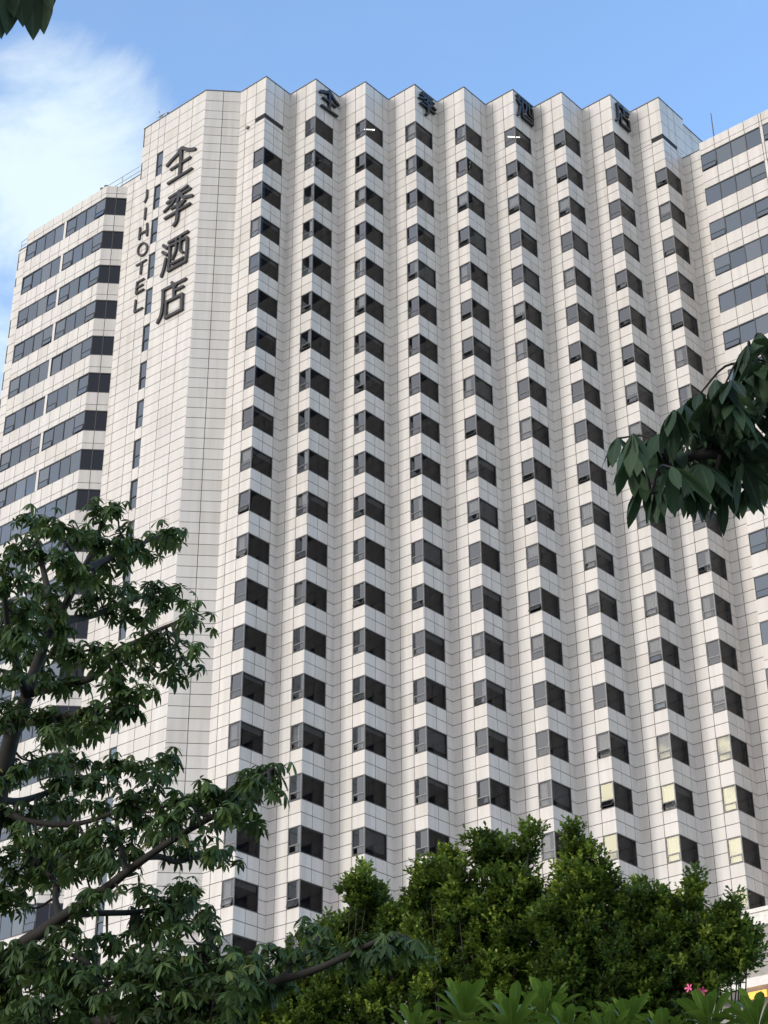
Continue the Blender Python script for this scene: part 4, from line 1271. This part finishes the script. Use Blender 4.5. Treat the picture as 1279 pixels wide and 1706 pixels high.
nl += fig_tree('fig tree at the right with thin wispy shoots reaching over the grey block',
         [(1060, 1520, 34, 0), (1090, 1512, 24, 0), (1045, 1545, 36, -.2), (1110, 1530, 30, 0), (1155, 1470, 15, 0), (1158, 1492, 17, 0), (1152, 1515, 20, 0), (1140, 1545, 30, 0), (1090, 1575, 46, -.3), (1200, 1535, 20, .2), (1222, 1515, 16, .3), (1210, 1525, 16, .3), (1235, 1555, 22, .2), (1180, 1570, 36, 0), (1225, 1585, 30, 0), (1245, 1575, 18, .2), (1060, 1620, 50, -.4), (1130, 1620, 50, -.4), (1195, 1610, 38, 0), (1235, 1605, 20, .1), (1060, 1680, 48, -.5), (1120, 1670, 44, -.4), (1170, 1640, 30, -.2)], 29.6, 1110)


# ---- frangipanis along the bottom edge
def frangipani(label, heads, dist, flower=None):
    f0 = at(sum(h[0] for h in heads) / len(heads), 1706, dist)
    r = empty('frangipani', (f0[0], f0[1], 0), label, 'plant', 'frangipanis along the bottom edge')
    g = MB(); lv_ = Leaves()
    fork = np.array([f0[0], f0[1], f0[2] * 0.62])
    tree_limb(g, [np.array([f0[0], f0[1], -0.1]), np.array([f0[0] + .04, f0[1], fork[2] * .5]), fork], 0.075, 0.055, 9)
    for x, y, dd, sz in heads:
        c = at(x, y, dist + dd)
        tree_limb(g, [fork, (fork + c) / 2 + np.array([0.12 * np.sign(c[0] - fork[0]), 0, -0.12]), c - np.array([0, 0, .12]), c], 0.045, 0.026, 8)
        n = 26
        for i in range(n):
            th = i * 2.399 + rng.normal(0, 0.12)
            up = 0.12 + 1.15 * (i / n)                            # outer leaves lie flatter, inner ones stand
            rad = np.array([math.cos(th), math.sin(th), 0])
            d = rad * math.cos(up) + UPV * math.sin(up)
            nn = UPV * math.cos(up) - rad * math.sin(up)
            l = sz * rng.uniform(0.82, 1.1) * (1.0 - 0.25 * (i / n))
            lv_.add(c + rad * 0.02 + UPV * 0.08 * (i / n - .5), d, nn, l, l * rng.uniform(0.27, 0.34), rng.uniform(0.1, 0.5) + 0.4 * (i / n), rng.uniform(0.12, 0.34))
    g.build('stem', MT['pstem'], r, smooth=True)
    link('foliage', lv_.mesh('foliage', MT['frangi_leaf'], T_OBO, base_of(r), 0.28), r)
    if flower:
        c = at(flower[0], flower[1], dist + .05)
        lf = Leaves(); tk2 = MB()
        tk2.tube([at(heads[0][0], heads[0][1], dist + heads[0][2]), c], [0.009, 0.006], 5)
        for q in range(3):
            o = c + np.array([(q - 1.0) * 0.036, 0, 0.012 * (-1) ** q]) + 0.008 * rvec()
            tk2.tube([c - UPV * .03, o], [0.003, 0.003], 4)
            ax = unit(unit(CAM - o) + 0.6 * rvec() + 0.3 * UPV)
            a_ = unit(np.cross(ax, UPV)); b_ = np.cross(ax, a_)
            for i in range(5):
                th = i * 1.2566 + q
                rad = math.cos(th) * a_ + math.sin(th) * b_
                lf.add(o, rad + 0.35 * ax, ax - 0.3 * rad, 0.028, 0.012, 0.5, 0.1)
        tk2.build('flower_stalk', MT['pstem'], r)
        link('flower', lf.mesh('flower', MT['petal'], T_OBO, base_of(r), 0.1), r)
    return r


frangipani('frangipani leaf rosette standing highest at the left of the row', [(772, 1698, 0, 0.30), (690, 1722, -.2, 0.22)], 10.2)
frangipani('frangipani with broad upright leaves right of the tallest left rosette', [(852, 1716, -.1, 0.30)], 9.8)
frangipani('frangipani with two stacked leaf rosettes near the middle of the bottom edge', [(908, 1692, .5, 0.29), (946, 1730, 0, 0.28)], 10.0)
frangipani('low frangipani rosette spreading below the dark fig trees', [(1046, 1716, 0, 0.27), (1010, 1736, -.2, 0.25)], 10.1)
frangipani('frangipani carrying a small pink flower cluster', [(1180, 1712, 0, 0.29), (1105, 1735, 0, .24)], 9.9, (1160, 1652))
frangipani('frangipani at the right corner below the lit orange sign', [(1262, 1712, 0, 0.29)], 9.7)
print('fig leaves', nl)
